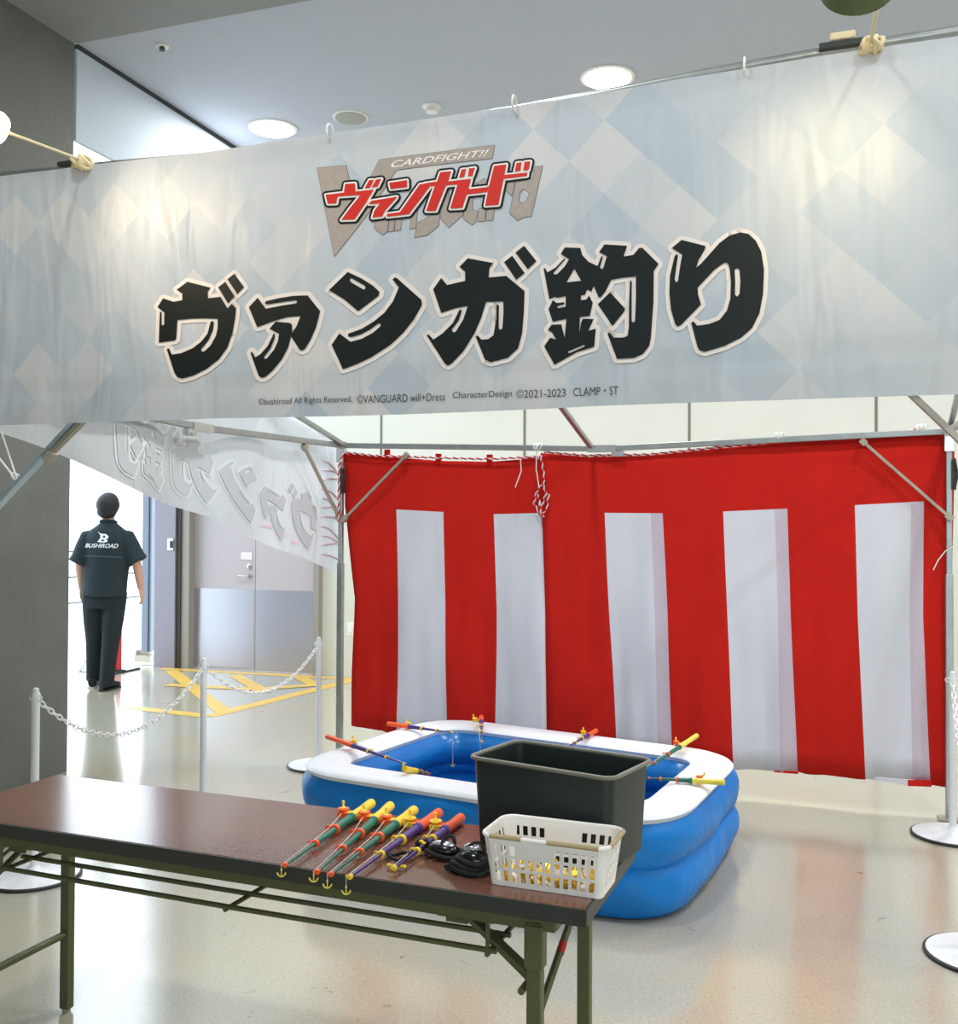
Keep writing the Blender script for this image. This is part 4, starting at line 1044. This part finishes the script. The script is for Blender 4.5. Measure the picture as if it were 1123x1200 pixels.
q = MB(); prof = [(.02, PZ-.03)]+bulge(2, .008, PZ-.02, .016, .034)+[(.08, .0)]
q.loft(ringset(prof), caps=False)
from mathutils import noise as mn
for v in q.v:
    d_ = Vector((v.x-ctr.x, v.y-ctr.y, 0)).normalized(); k_ = min(1, v.z/.05)*min(1, max(0, (PZ-.01-v.z))/.05)
    v += d_*k_*(.030*mn.noise(Vector((v.x*2.3, v.y*2.3, v.z*5)))+.010*mn.noise(Vector((v.x*8, v.y*8, v.z*14+3)))); v.z += k_*.018*mn.noise(Vector((v.x*3, v.y*3, 9)))
q.build('outer_wall', M['pool_blue'], pool, True)
q = MB(); prof = [(.004, PZ-.03), (-.006, PZ-.012), (.004, PZ-.002), (.03, PZ+.008), (.08, PZ+.014), (.13, PZ+.012), (.175, PZ+.002), (.188, PZ-.012), (.18, PZ-.03)]
q.loft(ringset(prof), caps=False); q.build('rim', M['pool_white'], pool, True)
q = MB(); prof = [(.18, PZ-.025)]+bulge(2, .03, PZ-.025, .175, .05, 1)+[(.2, .02)]
q.loft(ringset(prof), caps=False); q.build('inner_wall', M['pool_inner'], pool, True)
q = MB(); q.loft([pool_path(.17, .0), pool_path(.17, .022)]); q.build('pool_floor', M['pool_inner'], pool)
q = MB(); wp = pool_path(.19, .20); q.add(wp, [list(range(len(wp)))]); wat = q.build('water', M['water'], pool)

# ------------------------------------------------------------------ stanchions and chain
def stanchion(base, label, h=.77, r=.19):
    t = thing('barrier_post', base, label, 'barrier post', 'white barrier posts')
    q = MB(); q.lathe([(r*.97, .006), (r*.95, .014), (.06, .024), (.03, .034), (.02, .05)], base, Z, 40); q.build('base', M['postwhite'], t, True)
    q = MB(); q.lathe([(r*.96, 0), (r*1.0, .003), (r*1.0, .011), (r*.96, .014)], base, Z, 40); q.build('base_rim', M['baserim'], t, True)
    q = MB(); q.tube([base+Z*.04, base+Z*(h-.01)], .0165, 16); q.build('post', M['postwhite'], t, True)
    q = MB(); q.lathe([(.018, -.04), (.019, -.01), (.012, .004), (.013, .012), (.006, .018)], base+Z*h, Z, 14); q.torus(base+Z*(h-.025)+E*.022, .010, .0028, N, 12, 6); q.torus(base+Z*(h-.025)-E*.022, .010, .0028, N, 12, 6); q.build('hook_cap', M['postwhite'], t, True)
    return base
def ubase(px, pyt, h=.77): return Vector((gz(px, pyt, h).x, gz(px, pyt, h).y, 0))
sA = stanchion(ubase(42, 811), 'white barrier post at the left edge behind the table, beside the pier')
sB = stanchion(ubase(239, 775), 'white barrier post in the middle of the two sagging chains')
sC = stanchion(ubase(374, 750), 'white barrier post just left of the back left tent pole')
pD = gz(1117, 980, 0); sD = stanchion(pD, 'white barrier post beside the right tent pole', h=(gz(1119, 796, 0)-pD).length*0+.77)
sE = stanchion(gz(1152, 1122, 0), 'barrier post whose black-rimmed white base shows at the lower right edge')
def chain(a, b, sag, label, n=46):
    q = MB(); a = a+Z*.745; b = b+Z*.745
    pts = [a.lerp(b, k/n)-Z*sag*4*(k/n)*(1-k/n) for k in range(n+1)]
    for k in range(n):
        c = (pts[k]+pts[k+1])/2; d = (pts[k+1]-pts[k]); L = d.length; d.normalize(); sd = d.cross(Z).normalized(); up = sd.cross(d)
        ax = (sd if k % 2 else up); oth = (up if k % 2 else sd)
        n2 = 12; lp = [c+d*math.cos(2*PI*j/n2)*L*.68+oth*math.sin(2*PI*j/n2)*.0095 for j in range(n2)]
        q.tube(lp, .0032, 5, closed=True)
    return tag(q.build('plastic_chain', M['chain'], None, True), label, 'chain', 'white plastic chains')
def catsag(a, b, px, py):
    m_ = gp(px, py, a, Vector((-(b-a).y, (b-a).x, 0)).normalized()); f_ = (m_-a).dot((b-a).normalized())/(b-a).length
    return (.745-m_.z)/(4*f_*(1-f_))
chain(sA, sB, catsag(sA, sB, 135, 861), 'white plastic chain sagging between the left and middle posts')
chain(sB, sC, catsag(sB, sC, 308, 811), 'white plastic chain sagging between the middle and right posts', 40)
chain(sD, sE, .25, 'white plastic chain hooked on the post at the right edge', 40)

# ------------------------------------------------------------------ the man
DP = 8.96
def mp(px, py, dd=0): return gd(px, py, DP+dd)
def tube_rings(pts, rads, asp=1.0, seg=16, wdir=None):
    rings = []; pts = [Vector(p) for p in pts]
    for i, p in enumerate(pts):
        t_ = (pts[min(i+1, len(pts)-1)]-pts[max(i-1, 0)]).normalized()
        w = (wdir or cr); w = (w-t_*w.dot(t_)).normalized(); d = t_.cross(w)
        r = rads[i]; rx, ry = r if isinstance(r, tuple) else (r, r*asp)
        rings.append([p+w*rx*math.cos(2*PI*k/seg)+d*ry*math.sin(2*PI*k/seg) for k in range(seg)])
    return rings
def remesh(mb, name, mt, parent, vox=.012, sm_=6):
    o = mb.build(name+'_tmp', mt, None)
    r = o.modifiers.new('r', 'REMESH'); r.mode = 'VOXEL'; r.voxel_size = vox
    s = o.modifiers.new('s', 'SMOOTH'); s.iterations = sm_; s.factor = .5
    bpy.context.view_layer.update()
    ev = o.evaluated_get(bpy.context.evaluated_depsgraph_get()); me = bpy.data.meshes.new_from_object(ev)
    bpy.data.objects.remove(o)
    off = parent_loc(parent)
    for v in me.vertices: v.co -= off
    me.polygons.foreach_set('use_smooth', [True]*len(me.polygons))
    me.materials.clear(); me.materials.append(mt)
    n = bpy.data.objects.new(name, me); COL.objects.link(n)
    if parent: n.parent = parent
    return n
mb_ = gz(119, 809, 0)
man = thing('person', mb_, 'person seen from behind in dark short-sleeved work shirt and trousers, walking out the bright doorway', 'person')
S = DP/F   # metres per pixel at the man
body = MB()
hc_ = mp(127, 594)
body.ell(hc_-Z*.0, .076, .095, .115, cr, cf, Z)
body.loft(tube_rings([mp(127, 601), mp(127, 610), mp(127, 618)], [.056, .058, .075], 1.0))
for sgn in (-1, 1): body.ell(hc_+cr*.079*sgn-Z*.01, .01, .018, .03, cr, cf, Z)
body.ell(hc_+cf*.098-Z*.02, .013, .016, .022, cr, cf, Z); body.ell(hc_+cf*.08-Z*.07, .035, .022, .02, cr, cf, Z)  # nose, chin
body.loft(tube_rings([mp(127, 614), mp(127, 620), mp(126, 640), mp(124, 670), mp(123, 700)], [(.06, .05), (.12, .06), (.15, .09), (.14, .10), (.15, .10)]))
# arms: shoulder, elbow, wrist
RA = [mp(148.5, 629), mp(160, 658), mp(165, 690, .04)]; LA = [mp(103.5, 629), mp(93.5, 660, -.03), mp(95.5, 690, .05)]
for A3 in (RA, LA):
    a_, b_, c_ = A3
    body.loft(tube_rings([a_, a_.lerp(b_, .5), b_, b_.lerp(c_, .35), c_], [.058, .05, .042, .040, .027]))
    hand = c_+(c_-b_).normalized()*.045; hd_ = (c_-b_).normalized()
    body.loft(tube_rings([c_, c_+hd_*.03, c_+hd_*.085], [(.026, .016), (.040, .018), (.038, .014)], wdir=cf))
    inward = (mp(124, 690)-c_).dot(cr); inward = cr*(1 if inward > 0 else -1)
    for k in range(4):
        st = c_+hd_*.082+cf*(-.028+.019*k); l_ = (.062, .072, .068, .052)[k]
        body.loft(tube_rings([st, st+hd_*l_*.45+inward*.004, st+hd_*l_*.8+inward*.018, st+hd_*l_*.92+inward*.034], [.0095, .009, .008, .0065], wdir=cf, seg=8))
    st = c_+hd_*.03+cf*.030; body.loft(tube_rings([st, st+cf*.022+hd_*.03+inward*.006, st+cf*.022+hd_*.06+inward*.016], [.012, .010, .008], seg=8))
# legs
LL_ = [mp(110, 700), mp(111, 750, .03), mp(109.5, 796, .10)]; RL_ = [mp(135, 700), mp(130, 750, -.04), mp(125, 800, -.05)]
for a_, b_, c_ in (LL_, RL_): body.loft(tube_rings([a_, a_.lerp(b_, .5), b_, b_.lerp(c_, .4), c_], [.08, .07, .05, .048, .034]))
remesh(body, 'body', M['skin'], man, .008, 4)
# hair
h = MB(); h.ell(hc_+Z*.018-cf*.012, .101, .11, .108, cr, cf, Z); h.ell(hc_-Z*.045-cf*.035, .088, .075, .062, cr, cf, Z); h.ell(hc_+Z*.045-cf*.0, .09, .10, .088, cr, cf, Z)
remesh(h, 'hair', M['hair'], man, .01, 2)
# shirt
s_ = MB()
s_.loft(tube_rings([mp(127, 609.5), mp(127, 613), mp(127, 617), mp(127, 622), mp(126.5, 632), mp(126, 650), mp(124, 672), mp(122.5, 690), mp(122, 698.5)],
        [(.062, .06), (.075, .07), (.115, .085), (.165, .105), (.205, .128), (.208, .138), (.198, .138), (.196, .138), (.205, .145)], seg=24))
for A3, wx in ((RA, 1), (LA, -1)):
    a_, b_, c_ = A3; a2_ = a_+(mp(127, 622)-a_)*.45
    s_.loft(tube_rings([a2_, a_, a_.lerp(b_, .4), a_.lerp(b_, .75), a_.lerp(b_, 1.02)+cr*wx*.012], [.05, .074, .083, .087, .092], seg=18))
ec = mp(83, 655, .05); s_.loft(tube_rings([mp(93, 645), mp(89, 650, .02), ec], [.05, .035, .015], seg=10))
shirt = remesh(s_, 'shirt', M['shirt'], man, .010, 5)
# collar
q = MB(); q.torus(mp(127, 611.5), .066, .014, Z+cf*.15, 24, 8); q.build('collar', M['shirt'], man, True)
bvh = BVHTree.FromPolygons([v.co+man.location for v in shirt.data.vertices], [list(p.vertices) for p in shirt.data.polygons])
def onshirt(px, py, off=.004):
    d = ray(px, py).normalized(); h_ = bvh.ray_cast(CAM, d)
    p = h_[0] if h_[0] else mp(px, py, -.13)
    return p-d*off
fz = 9.23
Bl = [[(80+x/fz, 570+y/fz) for x, y in l] for l in ([(318,486),(352,511),(405,515),(437,540),(427,566),(405,574),(430,586),(420,600),(395,608),(312,602),(345,560),(348,528)], [(380,530),(402,536),(396,556),(372,556)], [(366,573),(390,576),(384,592),(356,592)])]
q = MB(); fill(q, Bl, lambda x, y: onshirt(x, y, .006)); q.build('back_emblem', M['print'], shirt, fixn=False)
q = MB(); text_map(q, 'BUSHIROAD', (99.6, 641.6), (137.6, 642.4), (139.4, 637.2), (101.4, 636.8), lambda x, y: onshirt(x, y, .006), .02); q.build('back_lettering', M['print'], shirt, fixn=False)
q = MB(); q.tube([onshirt(x, 651.3+(x-97)*.045, .001) for x in range(98, 145, 3)], .0025, 5); q.build('back_seam', M['piping'], shirt, True)
# trousers
p_ = MB()
p_.loft(tube_rings([mp(122.5, 688), mp(122.5, 700), mp(122.5, 712)], [(.175, .115), (.19, .125), (.185, .12)], seg=24))
for (a_, b_, c_), w1 in ((LL_, 1), (RL_, 1)):
    p_.loft(tube_rings([a_+Z*.05, a_, a_.lerp(b_, .5), b_, b_.lerp(c_, .5), c_-Z*.01], [.095, .102, .094, .078, .068, .062], seg=18))
remesh(p_, 'trousers', M['pants'], man, .010, 4)
# shoes
for (c_, ang, nm) in ((LL_[2], .35, 'l'), (RL_[2], -.25, 'r')):
    g = Vector((c_.x, c_.y, 0)); fd = (cf*Vector((1, 1, 0))).normalized(); fd = Matrix.Rotation(ang*.6, 3, 'Z') @ fd; sd = Vector((fd.y, -fd.x, 0))
    sh = MB(); 
    for k in range(1): sh.loft([[g+fd*(yy+.28*0)+sd*w*math.cos(2*PI*j/14)+Z*(hh*.5+.012+hh*.5*math.sin(2*PI*j/14)) for j in range(14)] for (yy, w, hh) in ((-.085, .02, .05), (-.075, .036, .085), (-.03, .042, .10), (.03, .042, .085), (.10, .05, .06), (.17, .045, .045), (.20, .02, .03))])
    so = sh.build('shoe', M['shoe'], man, True)
    sh = MB(); sh.loft([[g+fd*yy+sd*w*s2+Z*zz for (s2, zz) in ((-1, 0), (1, 0), (1, .014), (-1, .014))] for (yy, w) in ((-.09, .025), (-.07, .04), (0, .043), (.1, .052), (.18, .045), (.205, .02))]); sh.build('sole', M['sole'] if nm == 'l' else M['shoe'], so)

# ------------------------------------------------------------------ light
w = bpy.data.worlds.new('world'); scene.world = w; w.use_nodes = True
bg = w.node_tree.nodes['Background']; bg.inputs[0].default_value = (.78, .91, 1.0, 1); bg.inputs[1].default_value = 4.1
def area(loc, size, power, col, aimv, name='room_light'):
    l = bpy.data.lights.new(name, 'AREA'); l.size = size; l.energy = power; l.color = col; l.shape = 'DISK'
    o = bpy.data.objects.new(name, l); COL.objects.link(o); o.location = loc; o.rotation_euler = Vector(aimv).to_track_quat('-Z', 'Y').to_euler(); return o
de, dn_ = en(d1)
for i in range(-1, 4):
    for j in (-2, -1, 0, 1):
        e = de+2.46*i; n = dn_+2.6*j
        if n > WN-.3 or e > RE or (e < PE+.3) or (n < PN and e < PE+1.5): continue
        area(B(e, n, ZC-.03), .3, 52 if j == 0 else 38, (.97, .985, 1), (0, 0, -1), 'downlight_lamp')
def spot(loc, to, power, ang, col):
    l = bpy.data.lights.new('clip_lamp_light', 'SPOT'); l.energy = power; l.spot_size = ang; l.spot_blend = .9; l.color = col; l.shadow_soft_size = .04
    o = bpy.data.objects.new('clip_lamp_light', l); COL.objects.link(o); o.location = loc; o.rotation_euler = (Vector(to)-Vector(loc)).to_track_quat('-Z', 'Y').to_euler()
spot(lampL+aim*.045, gp(240, 270, P0, N), 9, 1.9, (1, .80, .56))
spot(lampR+aimR*.03, gp(975, 215, P0, N), 5.5, 1.2, (1, .80, .46))
